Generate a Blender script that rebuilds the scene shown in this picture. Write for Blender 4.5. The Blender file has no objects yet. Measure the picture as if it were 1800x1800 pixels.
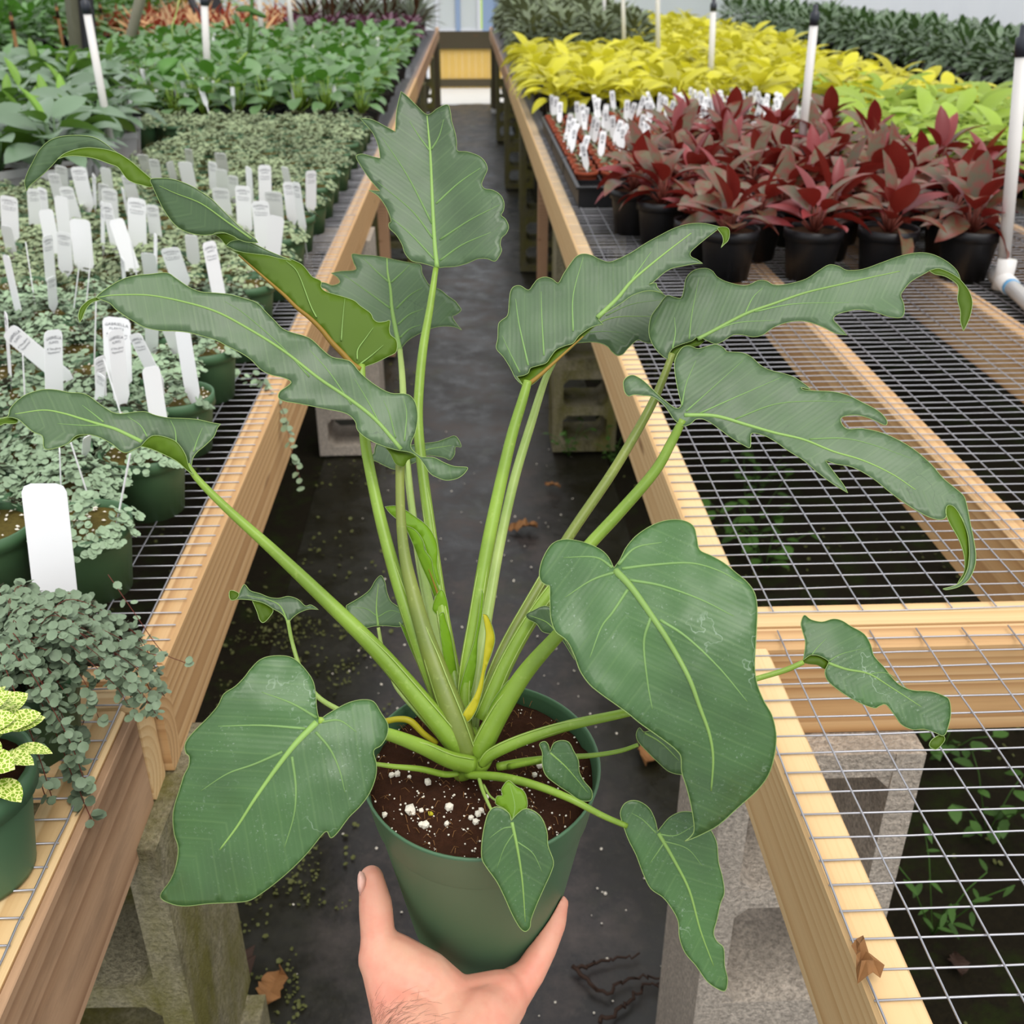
import bpy, bmesh, math, random
import numpy as np
from mathutils import Vector, Matrix, noise
from mathutils.geometry import delaunay_2d_cdt
random.seed(7); rng = np.random.default_rng(7)
SC = bpy.context.scene; COL = SC.collection

# ------------------------------------------------------------------ camera
CAM_Z = 1.50; PITCH = math.radians(28.07); YAW = math.radians(2.3); FPX = 1800.0
cd = bpy.data.cameras.new('camera'); cam = bpy.data.objects.new('camera', cd); COL.objects.link(cam)
cam.location = (0, 0, CAM_Z); cam.rotation_euler = (math.pi/2 - PITCH, 0, -YAW)
cd.sensor_width = 36; cd.lens = 36; cd.clip_start = 0.02; cd.clip_end = 200
cd.dof.use_dof = True; cd.dof.focus_distance = 0.72; cd.dof.aperture_fstop = 14
SC.camera = cam
# ------------------------------------------------------------------ light: bright overcast day under greenhouse film
w = bpy.data.worlds.new('sky'); SC.world = w; w.use_nodes = True
bg = w.node_tree.nodes['Background']; bg.inputs[1].default_value = 0.90
_tc = w.node_tree.nodes.new('ShaderNodeTexCoord'); _sx = w.node_tree.nodes.new('ShaderNodeSeparateXYZ'); _rp = w.node_tree.nodes.new('ShaderNodeValToRGB')
w.node_tree.links.new(_tc.outputs['Generated'], _sx.inputs[0]); w.node_tree.links.new(_sx.outputs['Z'], _rp.inputs[0]); w.node_tree.links.new(_rp.outputs[0], bg.inputs[0])
_rp.color_ramp.elements[0].position = 0.0; _rp.color_ramp.elements[0].color = (0.80, 0.83, 0.86, 1); _rp.color_ramp.elements[1].position = 0.9; _rp.color_ramp.elements[1].color = (1.18, 1.20, 1.22, 1)
sd = bpy.data.lights.new('sun', 'SUN'); sd.energy = 1.5; sd.angle = math.radians(40); sd.color = (1, 0.96, 0.9)
sun = bpy.data.objects.new('sun', sd); COL.objects.link(sun); sun.rotation_euler = (math.radians(24), math.radians(14), 0)
SC.view_settings.view_transform = 'Standard'; SC.view_settings.look = 'None'
SC.view_settings.exposure = 0.26; SC.view_settings.gamma = 1.0; SC.view_settings.use_curve_mapping = False

FW = Vector((math.cos(PITCH)*math.sin(YAW), math.cos(PITCH)*math.cos(YAW), -math.sin(PITCH)))
RT = Vector((math.cos(YAW), -math.sin(YAW), 0)); UPV = RT.cross(FW); CO = Vector((0, 0, CAM_Z))
def at(px, py, d): px, py, d = float(px), float(py), float(d); return CO + (FW + RT*((px-900)/FPX) + UPV*((900-py)/FPX))*d
def on_z(px, py, z):
    r = FW + (px-900)/FPX*RT + (900-py)/FPX*UPV
    return CO + r*((z-CAM_Z)/r.z)
def depth_of(p): return (Vector(p)-CO).dot(FW)
def proj(p):
    v = Vector(p)-CO; d = v.dot(FW); return 900+FPX*v.dot(RT)/d, 900-FPX*v.dot(UPV)/d

# ------------------------------------------------------------------ materials
def srgb(r, g, b):
    f = lambda c: c/12.92 if c <= 0.04045 else ((c+0.055)/1.055)**2.4
    return (f(r/255), f(g/255), f(b/255), 1)
class NT:
    def __init__(s, name):
        s.m = bpy.data.materials.new(name); s.m.use_nodes = True; s.t = s.m.node_tree
        s.b = s.t.nodes['Principled BSDF']; s.out = s.t.nodes['Material Output']
    def n(s, typ, **kw):
        o = s.t.nodes.new(typ)
        for k, v in kw.items():
            if k.startswith('i_'):
                key = k[2:]; key = int(key) if key.isdigit() else key
                o.inputs[key].default_value = v
            else: setattr(o, k, v)
        return o
    def l(s, a, b): s.t.links.new(a, b)
    def coord(s, kind='Object', scale=(1, 1, 1), rot=(0, 0, 0)):
        c = s.n('ShaderNodeTexCoord'); m = s.n('ShaderNodeMapping'); m.inputs['Scale'].default_value = scale
        m.inputs['Rotation'].default_value = rot
        s.l(c.outputs[kind], m.inputs[0]); return m.outputs[0]
    def noise(s, vec, scale, detail=4, rough=0.55):
        o = s.n('ShaderNodeTexNoise'); o.inputs['Scale'].default_value = scale; o.inputs['Detail'].default_value = detail
        o.inputs['Roughness'].default_value = rough
        if vec is not None: s.l(vec, o.inputs['Vector'])
        return o.outputs['Fac']
    def ramp(s, fac, stops):
        o = s.n('ShaderNodeValToRGB'); e = o.color_ramp.elements
        while len(e) < len(stops): e.new(0.5)
        for k, (p, c) in enumerate(stops): e[k].position = p; e[k].color = c if len(c) == 4 else (*c, 1)
        s.l(fac, o.inputs[0]); return o.outputs[0]
    def mix(s, fac, a, b, mode='MIX'):
        o = s.n('ShaderNodeMix', data_type='RGBA', blend_type=mode)
        for sock, v in ((o.inputs[0], fac), (o.inputs[6], a), (o.inputs[7], b)):
            if hasattr(v, 'links'): s.l(v, sock)
            else: sock.default_value = v
        return o.outputs[2]
    def bump(s, h, strength=0.3, dist=0.002):
        o = s.n('ShaderNodeBump'); o.inputs['Strength'].default_value = strength; o.inputs['Distance'].default_value = dist
        s.l(h, o.inputs['Height']); s.l(o.outputs[0], s.b.inputs['Normal'])
    def base(s, c):
        if hasattr(c, 'links'): s.l(c, s.b.inputs['Base Color'])
        else: s.b.inputs['Base Color'].default_value = c
    def rough(s, r, spec=0.5):
        if hasattr(r, 'links'): s.l(r, s.b.inputs['Roughness'])
        else: s.b.inputs['Roughness'].default_value = r
        s.b.inputs['Specular IOR Level'].default_value = spec
M = {}
def plain(name, c, rough=0.6, spec=0.4, var=0.12, scale=40, metal=0.0, kind='Object'):
    t = NT(name); v = t.coord(kind); f = t.noise(v, scale, 3)
    a = tuple(max(0, x*(1-var)) for x in c[:3])+(1,); b = tuple(min(1, x*(1+var)) for x in c[:3])+(1,)
    t.base(t.mix(f, a, b)); t.rough(rough, spec); t.b.inputs['Metallic'].default_value = metal
    M[name] = t.m; return t
def leafmat(name, top, under=None, rough=0.45, spec=0.5, trans=0.25, rvar=0.25, nscale=25, speck=0.0):
    """leaf blade: colour noise, per-object variation, optional other colour on its lower side, some light let through"""
    t = NT(name); v = t.coord('Object'); f = t.noise(v, nscale, 4)
    dk = tuple(x*(1-rvar) for x in top[:3])+(1,); lt = tuple(min(1, x*(1+rvar)) for x in top[:3])+(1,)
    oi = t.n('ShaderNodeObjectInfo'); ad = t.n('ShaderNodeMath', operation='MULTIPLY_ADD'); t.l(f, ad.inputs[0]); ad.inputs[1].default_value = 0.5
    t.l(oi.outputs['Random'], ad.inputs[2]); sb = t.n('ShaderNodeMath', operation='SUBTRACT', use_clamp=True); t.l(ad.outputs[0], sb.inputs[0]); sb.inputs[1].default_value = 0.25
    col = t.mix(sb.outputs[0], dk, lt)
    if under:
        g = t.n('ShaderNodeNewGeometry'); col = t.mix(g.outputs['Backfacing'], col, under)
    if speck > 0:
        v2 = t.noise(v, 420, 3, 0.7); r = t.ramp(v2, [(0.60, (0, 0, 0)), (0.74, (1, 1, 1))])
        v3 = t.noise(v, 38, 3); r3 = t.ramp(v3, [(0.42, (0, 0, 0)), (0.66, (1, 1, 1))])
        mu = t.n('ShaderNodeMath', operation='MULTIPLY'); t.l(r, mu.inputs[0]); t.l(r3, mu.inputs[1])
        m2 = t.n('ShaderNodeMath', operation='MULTIPLY'); t.l(mu.outputs[0], m2.inputs[0]); m2.inputs[1].default_value = speck
        col = t.mix(m2.outputs[0], col, srgb(190, 205, 190))
    t.base(col); t.rough(rough, spec)
    if trans > 0:
        tr = t.n('ShaderNodeBsdfTranslucent'); t.l(col, tr.inputs[0]); mx = t.n('ShaderNodeMixShader'); mx.inputs[0].default_value = trans
        t.l(t.b.outputs[0], mx.inputs[1]); t.l(tr.outputs[0], mx.inputs[2]); t.l(mx.outputs[0], t.out.inputs[0])
    M[name] = t.m; return t
def woodmat(name, light, mid, dark, grain=1.0, dirt=0.0, green=0.0):
    t = NT(name); oi = t.n('ShaderNodeObjectInfo')
    c0 = t.n('ShaderNodeTexCoord'); mp = t.n('ShaderNodeMapping'); mp.inputs['Scale'].default_value = (0.035, 1, 1)
    cx = t.n('ShaderNodeCombineXYZ'); r1 = t.n('ShaderNodeMath', operation='MULTIPLY'); t.l(oi.outputs['Random'], r1.inputs[0]); r1.inputs[1].default_value = 0.05
    cx.inputs[0].default_value = 0.3; ad = t.n('ShaderNodeMath', operation='ADD'); t.l(r1.outputs[0], ad.inputs[0]); ad.inputs[1].default_value = 0.012
    t.l(ad.outputs[0], cx.inputs[1]); cx.inputs[2].default_value = 0.085; t.l(cx.outputs[0], mp.inputs['Location']); t.l(c0.outputs['Object'], mp.inputs[0])
    wv = t.n('ShaderNodeTexWave', wave_type='RINGS', rings_direction='X', wave_profile='SAW'); wv.inputs['Scale'].default_value = 30*grain
    wv.inputs['Distortion'].default_value = 2.2; wv.inputs['Detail'].default_value = 2; wv.inputs['Detail Scale'].default_value = 0.35; t.l(mp.outputs[0], wv.inputs['Vector'])
    c = t.ramp(wv.outputs['Fac'], [(0.0, light), (0.5, mid), (0.9, dark), (1.0, light)])
    n1 = t.noise(t.coord('Object', (1.2, 14, 14)), 1.5, 4); c = t.mix(t.ramp(n1, [(0.3, (0, 0, 0)), (0.75, (0.8, 0.8, 0.8))]), c, mid)
    fine = t.noise(t.coord('Object', (4, 160, 160)), 2.0, 3); c = t.mix(t.ramp(fine, [(0.5, (0, 0, 0)), (0.78, (0.3, 0.3, 0.3))]), c, dark)
    if dirt: c = t.mix(t.ramp(t.noise(t.coord('Object', (2, 9, 9)), 2.2, 6, 0.65), [(0.48, (0, 0, 0)), (0.7, (dirt, dirt, dirt))]), c, srgb(82, 62, 46))
    if green: c = t.mix(t.ramp(t.noise(t.coord('Object', (2, 5, 5)), 3, 5), [(0.5, (0, 0, 0)), (0.75, (green, green, green))]), c, srgb(70, 75, 40))
    # a few knots
    vo = t.n('ShaderNodeTexVoronoi'); vo.inputs['Scale'].default_value = 1.0; t.l(t.coord('Object', (2.6, 12, 12)), vo.inputs['Vector'])
    c = t.mix(t.ramp(vo.outputs['Distance'], [(0.0, (0.85,)*3), (0.07, (0.5,)*3), (0.11, (0, 0, 0))]), c, srgb(120, 76, 44))
    t.base(c); t.rough(0.6, 0.3); t.bump(fine, 0.2, 0.001); M[name] = t.m
def concrete(name, c, moss=0.0):
    t = NT(name); v = t.coord('Object'); f = t.noise(v, 26, 6, 0.7); g = t.noise(v, 170, 4, 0.7)
    a = tuple(x*0.6 for x in c[:3])+(1,); b = tuple(min(1, x*1.25) for x in c[:3])+(1,)
    col = t.mix(t.ramp(g, [(0.36, (0, 0, 0)), (0.62, (1, 1, 1))]), a, b); col = t.mix(t.ramp(f, [(0.35, (0.45,)*3), (0.6, (0, 0, 0))]), col, a)
    if moss:
        col = t.mix(t.ramp(t.noise(t.coord('Object', (1, 1, 0.45)), 9, 6, 0.65), [(0.40, (0, 0, 0)), (0.62, (moss,)*3)]), col, srgb(112, 108, 44))
        col = t.mix(t.ramp(t.noise(t.coord('Object', (1, 1, 0.5)), 13, 5, 0.7), [(0.5, (0, 0, 0)), (0.72, (moss*0.8,)*3)]), col, srgb(52, 48, 32))
    t.base(col); t.rough(0.9, 0.2); t.bump(g, 1.0, 0.006); M[name] = t.m
concrete('concrete_clean', srgb(198, 186, 172)); concrete('concrete_moss', srgb(158, 150, 124), 0.85); concrete('concrete_far', srgb(105, 100, 80), 0.8)
woodmat('wood_new', srgb(234, 205, 156), srgb(226, 191, 140), srgb(204, 161, 108))
woodmat('wood_orange', srgb(222, 186, 138), srgb(208, 166, 116), srgb(172, 128, 84))
woodmat('wood_old', srgb(196, 160, 128), srgb(182, 146, 114), srgb(146, 110, 82), 0.6, 0.5)
woodmat('wood_far', srgb(200, 160, 124), srgb(186, 146, 112), srgb(150, 112, 82))
woodmat('wood_dark', srgb(96, 86, 66), srgb(80, 72, 54), srgb(58, 52, 40), 1, 0.3, 0.4)
woodmat('wood_yellow_sunlit', srgb(246, 214, 130), srgb(236, 196, 106), srgb(206, 160, 76))  # yellow gate wood, brightened in its colour to stand in for sunlight
plain('wire_metal', srgb(176, 176, 182), 0.38, 0.5, 0.15, 60, 0.75)
plain('pot_green', srgb(76, 110, 80), 0.42, 0.4, 0.10, 8)
plain('pot_small_green', srgb(70, 104, 70), 0.5, 0.4, 0.2, 20)
plain('pot_black', srgb(24, 24, 27), 0.45, 0.4, 0.2, 20)
plain('pot_white', srgb(205, 205, 205), 0.5, 0.4, 0.06, 20)
plain('pot_terracotta', srgb(150, 72, 48), 0.7, 0.2, 0.15, 30)
plain('white_plastic', srgb(250, 250, 252), 0.45, 0.4, 0.02, 20)
plain('print_ink', srgb(88, 88, 98), 0.7, 0.2, 0.05, 20)
plain('pvc', srgb(226, 222, 218), 0.35, 0.5, 0.04, 12)
plain('pvc_primer', srgb(96, 160, 205), 0.4, 0.4, 0.1, 50)
plain('black_plastic', srgb(38, 42, 52), 0.4, 0.5, 0.2, 50)
plain('perlite', srgb(236, 228, 212), 0.85, 0.2, 0.12, 200)
plain('twig', srgb(58, 40, 30), 0.7, 0.3, 0.3, 60)
plain('dead_leaf', srgb(140, 98, 58), 0.7, 0.3, 0.35, 70)
plain('stem_red', srgb(110, 52, 40), 0.6, 0.3, 0.2, 60)
plain('metal_post', srgb(120, 118, 100), 0.5, 0.4, 0.15, 20, 0.3)
plain('dark_post', srgb(50, 50, 54), 0.6, 0.4, 0.1, 20)
plain('bamboo', srgb(130, 92, 50), 0.6, 0.3, 0.2, 40)
plain('frame_blue', srgb(150, 172, 205), 0.5, 0.4, 0.06, 6)
plain('frame_white', srgb(225, 228, 235), 0.5, 0.4, 0.04, 6)
plain('light_ground', srgb(212, 209, 203), 0.7, 0.3, 0.08, 6)
plain('grass_far', srgb(150, 175, 80), 0.8, 0.2, 0.3, 9)
# soils
def soil(name, c, wet=0.55, s=220):
    t = NT(name); v = t.coord('Object'); g = t.noise(v, s, 6, 0.75); h = t.noise(v, s*0.2, 4)
    a = tuple(x*0.3 for x in c[:3])+(1,); b = tuple(min(1, x*1.7) for x in c[:3])+(1,)
    t.base(t.mix(h, t.mix(g, a, b), t.mix(g, a, c))); t.rough(0.95, 0.15); t.bump(g, 1.0, 0.004); M[name] = t.m
soil('peat', srgb(74, 44, 28)); soil('mossy_soil', srgb(112, 98, 48), s=150); soil('peat_small', srgb(92, 66, 46))
# floor: wet black ground cloth with silt and algae
t = NT('ground_cloth'); v = t.coord('Object'); f1 = t.noise(v, 4.5, 7, 0.72); f2 = t.noise(v, 9, 6, 0.7); f3 = t.noise(v, 60, 4, 0.7)
c = t.mix(f2, srgb(14, 12, 12), srgb(46, 40, 39)); c = t.mix(t.ramp(f1, [(0.48, (0, 0, 0)), (0.66, (0.7,)*3)]), c, srgb(88, 78, 74))
c = t.mix(t.ramp(t.noise(t.coord('Object', (1.3, 1, 1)), 3.3, 6, 0.7), [(0.54, (0, 0, 0)), (0.72, (0.55,)*3)]), c, srgb(48, 54, 24)); c = t.mix(t.ramp(f3, [(0.55, (0, 0, 0)), (0.8, (0.4,)*3)]), c, srgb(90, 82, 74))
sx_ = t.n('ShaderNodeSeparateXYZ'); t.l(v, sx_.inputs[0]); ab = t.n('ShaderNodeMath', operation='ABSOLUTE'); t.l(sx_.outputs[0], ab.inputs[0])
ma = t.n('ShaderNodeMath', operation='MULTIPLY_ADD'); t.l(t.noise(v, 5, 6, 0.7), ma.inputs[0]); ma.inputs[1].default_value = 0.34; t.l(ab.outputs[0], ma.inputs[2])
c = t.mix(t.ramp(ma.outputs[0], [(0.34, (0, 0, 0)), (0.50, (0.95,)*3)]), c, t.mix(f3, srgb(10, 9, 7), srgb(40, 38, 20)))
t.base(c); t.rough(t.ramp(f2, [(0.3, (0.22,)*3), (0.7, (0.6,)*3)]), 0.5); t.bump(f2, 0.25, 0.006); M['ground_cloth'] = t.m
t = NT('ground_moss'); v = t.coord('Object'); f2 = t.noise(v, 11, 6, 0.7); f3 = t.noise(v, 90, 5, 0.75)
c = t.mix(f3, srgb(10, 9, 7), srgb(44, 38, 24)); c = t.mix(t.ramp(f2, [(0.5, (0, 0, 0)), (0.66, (0.8,)*3)]), c, srgb(36, 46, 14))
t.base(c); t.rough(0.9, 0.1); t.bump(f3, 0.8, 0.006); M['ground_moss'] = t.m
# greenhouse film
t = NT('film'); v = t.coord('Object', (1, 1, 0.25)); f = t.noise(v, 2.2, 4)
t.base(t.mix(f, srgb(215, 218, 224), srgb(244, 245, 248))); t.rough(0.3, 0.5)
_tr = t.n('ShaderNodeBsdfTranslucent'); _tr.inputs[0].default_value = srgb(240, 242, 246); _mx = t.n('ShaderNodeMixShader'); _mx.inputs[0].default_value = 0.5
t.l(t.b.outputs[0], _mx.inputs[1]); t.l(_tr.outputs[0], _mx.inputs[2]); t.l(_mx.outputs[0], t.out.inputs[0]); M['film'] = t.m
# foliage
def philomat(name, top, speck):
    t = NT(name); v = t.coord('Object'); at_ = t.n('ShaderNodeAttribute', attribute_name='leafuv'); sx = t.n('ShaderNodeSeparateXYZ'); t.l(at_.outputs['Vector'], sx.inputs[0])
    def mth(op, a, b=None):
        o = t.n('ShaderNodeMath', operation=op)
        for i, q in enumerate((a, b)):
            if q is None: continue
            if hasattr(q, 'links'): t.l(q, o.inputs[i])
            else: o.inputs[i].default_value = q
        return o.outputs[0]
    f = t.noise(v, 22, 5, 0.6); big = t.noise(v, 7, 3)
    s = mth('SUBTRACT', sx.outputs['X'], mth('MULTIPLY', mth('ABSOLUTE', sx.outputs['Y']), 0.8)); s = mth('ADD', s, mth('MULTIPLY', f, 0.004))
    w1 = mth('SINE', mth('MULTIPLY', s, 2*math.pi/0.0042)); w2 = mth('SINE', mth('MULTIPLY', s, 2*math.pi/0.0135))
    dk = tuple(x*0.66 for x in top[:3])+(1,); lt = tuple(min(1, x*1.2) for x in top[:3])+(1,)
    c = t.mix(t.ramp(big, [(0.3, (0, 0, 0)), (0.7, (1, 1, 1))]), dk, lt); c = t.mix(t.ramp(f, [(0.35, (0, 0, 0)), (0.7, (0.5,)*3)]), c, (top[0]*1.1, top[1]*1.28, top[2]*0.95, 1))
    c = t.mix(t.ramp(w1, [(0.35, (0, 0, 0)), (1.0, (0.035,)*3)]), c, srgb(128, 160, 104))
    c = t.mix(t.ramp(w2, [(0.90, (0, 0, 0)), (1.0, (0.07,)*3)]), c, srgb(150, 182, 112))
    # wavering feeding tracks: contour lines of a noise, kept to a few blotches
    ln = t.noise(v, 55, 3, 0.5); tr = t.ramp(mth('ABSOLUTE', mth('SUBTRACT', ln, 0.5)), [(0.0, (1, 1, 1)), (0.010, (0, 0, 0))])
    bl = t.ramp(t.noise(v, 15, 2), [(0.58, (0, 0, 0)), (0.64, (1, 1, 1))]); tk = mth('MULTIPLY', tr, bl)
    c = t.mix(mth('MULTIPLY', tk, 0.55), c, srgb(170, 190, 168) if speck else srgb(44, 62, 42))
    if speck:
        r = t.ramp(t.noise(v, 520, 3, 0.7), [(0.60, (0, 0, 0)), (0.72, (1, 1, 1))]); r3 = t.ramp(t.noise(v, 34, 3), [(0.40, (0, 0, 0)), (0.66, (1, 1, 1))])
        c = t.mix(mth('MULTIPLY', mth('MULTIPLY', r, r3), 0.4), c, srgb(196, 210, 196))
    t.base(c); t.rough(t.ramp(f, [(0.3, (0.30,)*3), (0.7, (0.46,)*3)]), 0.55)
    t.bump(mth('ADD', mth('MULTIPLY', w1, 0.10), mth('MULTIPLY', f, 3.0)), 0.35, 0.0006)
    bn = t.b.inputs['Normal'].links[0].from_socket
    trn = t.n('ShaderNodeBsdfTranslucent'); t.l(c, trn.inputs[0]); mx = t.n('ShaderNodeMixShader'); mx.inputs[0].default_value = 0.10
    t.l(t.b.outputs[0], mx.inputs[1]); t.l(trn.outputs[0], mx.inputs[2]); t.l(mx.outputs[0], t.out.inputs[0]); M[name] = t.m
philomat('philo_top', srgb(80, 104, 70), False); philomat('philo_spot', srgb(72, 106, 60), True)
leafmat('philo_side_vein', srgb(122, 158, 90), None, 0.45, 0.4, 0.1, 0.12, 25)
leafmat('philo_under', srgb(98, 130, 22), None, 0.5, 0.35, 0.40, 0.2, 14)
leafmat('philo_young', srgb(128, 172, 34), None, 0.42, 0.4, 0.30, 0.18, 25)
leafmat('philo_yellow', srgb(206, 196, 44), None, 0.45, 0.4, 0.30, 0.2, 40)
leafmat('philo_vein', srgb(140, 176, 92), None, 0.45, 0.4, 0.1, 0.12, 25)
leafmat('philo_edge', srgb(160, 186, 112), None, 0.45, 0.4, 0.2, 0.1, 25)
leafmat('vein_brown', srgb(160, 126, 48), None, 0.5, 0.3, 0.1, 0.2, 14)
def petmat(name, a, b):
    t = NT(name); v = t.coord('Object'); f = t.noise(v, 16, 4); f2 = t.noise(v, 240, 3)
    c = t.mix(t.ramp(f, [(0.35, (0, 0, 0)), (0.65, (1, 1, 1))]), a, b); c = t.mix(t.ramp(f2, [(0.6, (0, 0, 0)), (0.8, (0.25,)*3)]), c, srgb(190, 205, 120))
    t.base(c); t.rough(0.38, 0.5); t.b.inputs['Subsurface Weight'].default_value = 0.15; t.b.inputs['Subsurface Radius'].default_value = (0.002, 0.003, 0.001); M[name] = t.m
petmat('petiole', srgb(112, 142, 40), srgb(140, 172, 60)); petmat('petiole_olive', srgb(104, 122, 52), srgb(130, 142, 62)); petmat('petiole_pale', srgb(140, 168, 80), srgb(176, 196, 112))
leafmat('pilea_leaf', srgb(142, 164, 132), srgb(120, 110, 96), 0.5, 0.35, 0.1, 0.42, 110)
leafmat('pilea_leaf_far', srgb(148, 162, 124), srgb(120, 120, 86), 0.6, 0.3, 0.1, 0.28, 90)
leafmat('lime_leaf', srgb(212, 206, 56), None, 0.4, 0.35, 0.35, 0.26, 12)
leafmat('limegreen_leaf', srgb(164, 190, 74), srgb(186, 206, 104), 0.4, 0.35, 0.35, 0.22, 16)
leafmat('red_leaf', srgb(102, 94, 68), srgb(140, 44, 36), 0.38, 0.5, 0.18, 0.25, 18)
_t = bpy.data.materials['red_leaf'].node_tree; _mx = [n for n in _t.nodes if n.type == 'MIX'][0]; _nz = _t.nodes.new('ShaderNodeTexNoise'); _nz.inputs['Scale'].default_value = 38; _nz.inputs['Detail'].default_value = 3
_tc2 = _t.nodes.new('ShaderNodeTexCoord'); _t.links.new(_tc2.outputs['Object'], _nz.inputs['Vector']); _r2 = _t.nodes.new('ShaderNodeValToRGB'); _t.links.new(_nz.outputs['Fac'], _r2.inputs[0]); _r2.color_ramp.elements[0].position = .4; _r2.color_ramp.elements[1].position = .68
_m2 = _t.nodes.new('ShaderNodeMix'); _m2.data_type = 'RGBA'; _t.links.new(_r2.outputs[0], _m2.inputs[0]); _t.links.new(_mx.outputs[2], _m2.inputs[6]); _m2.inputs[7].default_value = srgb(128, 56, 46)
_bk = [n for n in _t.nodes if n.type == 'MIX'][1]; _t.links.new(_m2.outputs[2], _bk.inputs[6])
leafmat('red_young', srgb(140, 58, 60), srgb(136, 42, 38), 0.36, 0.5, 0.2, 0.2, 18)
leafmat('broad_leaf', srgb(108, 132, 104), srgb(100, 140, 50), 0.36, 0.5, 0.15, 0.2, 16)
leafmat('tray_leaf', srgb(104, 138, 88), srgb(92, 146, 50), 0.4, 0.5, 0.2, 0.3, 16)
leafmat('dark_leaf', srgb(108, 128, 98), srgb(80, 110, 60), 0.42, 0.5, 0.12, 0.25, 16)
leafmat('grey_leaf', srgb(112, 124, 92), srgb(110, 116, 80), 0.5, 0.4, 0.12, 0.3, 16)
leafmat('bromeliad_leaf', srgb(190, 150, 104), srgb(190, 80, 62), 0.45, 0.4, 0.2, 0.35, 9)
leafmat('purple_leaf', srgb(116, 82, 98), srgb(120, 70, 90), 0.5, 0.4, 0.1, 0.3, 20)
leafmat('blade_leaf', srgb(60, 70, 44), srgb(90, 60, 40), 0.45, 0.4, 0.1, 0.4, 12)
leafmat('bright_leaf', srgb(130, 170, 70), None, 0.45, 0.4, 0.25, 0.3, 12)
leafmat('flower_leaf', srgb(220, 170, 70), None, 0.5, 0.3, 0.25, 0.3, 12)
leafmat('olive_weed', srgb(104, 108, 58), None, 0.5, 0.3, 0.2, 0.35, 40)
leafmat('weed_leaf', srgb(72, 108, 44), None, 0.5, 0.3, 0.2, 0.25, 40)
leafmat('vine_leaf', srgb(92, 140, 62), srgb(90, 130, 40), 0.4, 0.4, 0.25, 0.15, 20)
# nerve plant: pale yellow net on green
t = NT('nerve_leaf'); v = t.coord('Object'); vo = t.n('ShaderNodeTexVoronoi', feature='DISTANCE_TO_EDGE'); vo.inputs['Scale'].default_value = 330; t.l(v, vo.inputs['Vector'])
t.base(t.ramp(vo.outputs['Distance'], [(0.0, srgb(240, 242, 170)), (0.07, srgb(225, 232, 130)), (0.14, srgb(132, 164, 40))])); t.rough(0.5, 0.4); M['nerve_leaf'] = t.m
# skin
t = NT('skin'); v = t.coord('Object'); f = t.noise(v, 30, 4); f2 = t.noise(v, 500, 4, 0.7); f3 = t.noise(v, 90, 5)
c = t.mix(t.ramp(f, [(0.35, (0, 0, 0)), (0.7, (1, 1, 1))]), srgb(232, 178, 152), srgb(226, 150, 128)); c = t.mix(t.ramp(f3, [(0.5, (0, 0, 0)), (0.75, (0.25,)*3)]), c, srgb(214, 128, 108))
t.base(c); t.rough(0.48, 0.4); t.b.inputs['Subsurface Weight'].default_value = 0.25; t.b.inputs['Subsurface Radius'].default_value = (0.008, 0.003, 0.0015)
t.bump(f2, 0.12, 0.0006); M['skin'] = t.m
plain('nail', srgb(242, 192, 176), 0.3, 0.5, 0.04, 30); plain('hair', srgb(92, 66, 48), 0.5, 0.4, 0.2, 30)

# ------------------------------------------------------------------ builders
def mesh_from(name, V, F, mats, smooth=False, mi=None):
    me = bpy.data.meshes.new(name); me.from_pydata([tuple(v) for v in V], [], [tuple(f) for f in F])
    for m in ([mats] if isinstance(mats, str) else mats): me.materials.append(M[m])
    if smooth: me.polygons.foreach_set('use_smooth', [True]*len(me.polygons))
    if mi is not None: me.polygons.foreach_set('material_index', mi)
    me.update(); return me
def obj(name, me, parent=None, loc=None, mat=None):
    o = bpy.data.objects.new(name, me); COL.objects.link(o)
    if parent is not None: o.parent = parent
    if loc is not None: o.location = loc
    if mat is not None: o.matrix_basis = mat
    return o
def tag(o, label, cat, group=None, kind=None):
    o['label'] = label; o['category'] = cat
    if group: o['group'] = group
    if kind: o['kind'] = kind
    return o
def thing(name, label, cat, loc=(0, 0, 0), rz=0, group=None, scale=1.0):
    o = bpy.data.objects.new(name, None); COL.objects.link(o); o.location = loc; o.rotation_euler = (0, 0, rz); o.scale = (scale,)*3
    o.empty_display_size = 0.02; return tag(o, label, cat, group)
def struct(o): o['kind'] = 'structure'; return o
class MB:
    def __init__(s): s.V = []; s.F = []; s.I = []
    def add(s, V, F, mi=0):
        k = len(s.V); s.V += [tuple(v) for v in V]; s.F += [tuple(i+k for i in f) for f in F]; s.I += [mi]*len(F)
    def box(s, x0, x1, y0, y1, z0, z1, mi=0):
        s.add([(x0, y0, z0), (x1, y0, z0), (x1, y1, z0), (x0, y1, z0), (x0, y0, z1), (x1, y0, z1), (x1, y1, z1), (x0, y1, z1)],
              [(0, 3, 2, 1), (4, 5, 6, 7), (0, 1, 5, 4), (1, 2, 6, 5), (2, 3, 7, 6), (3, 0, 4, 7)], mi)
    def tube(s, P, R, n=6, mi=0, flat=None):
        V, F = tube_vf(P, R, n, flat); s.add(V, F, mi)
    def mesh(s, name, mats, smooth=False): return mesh_from(name, s.V, s.F, mats, smooth, s.I)
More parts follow.
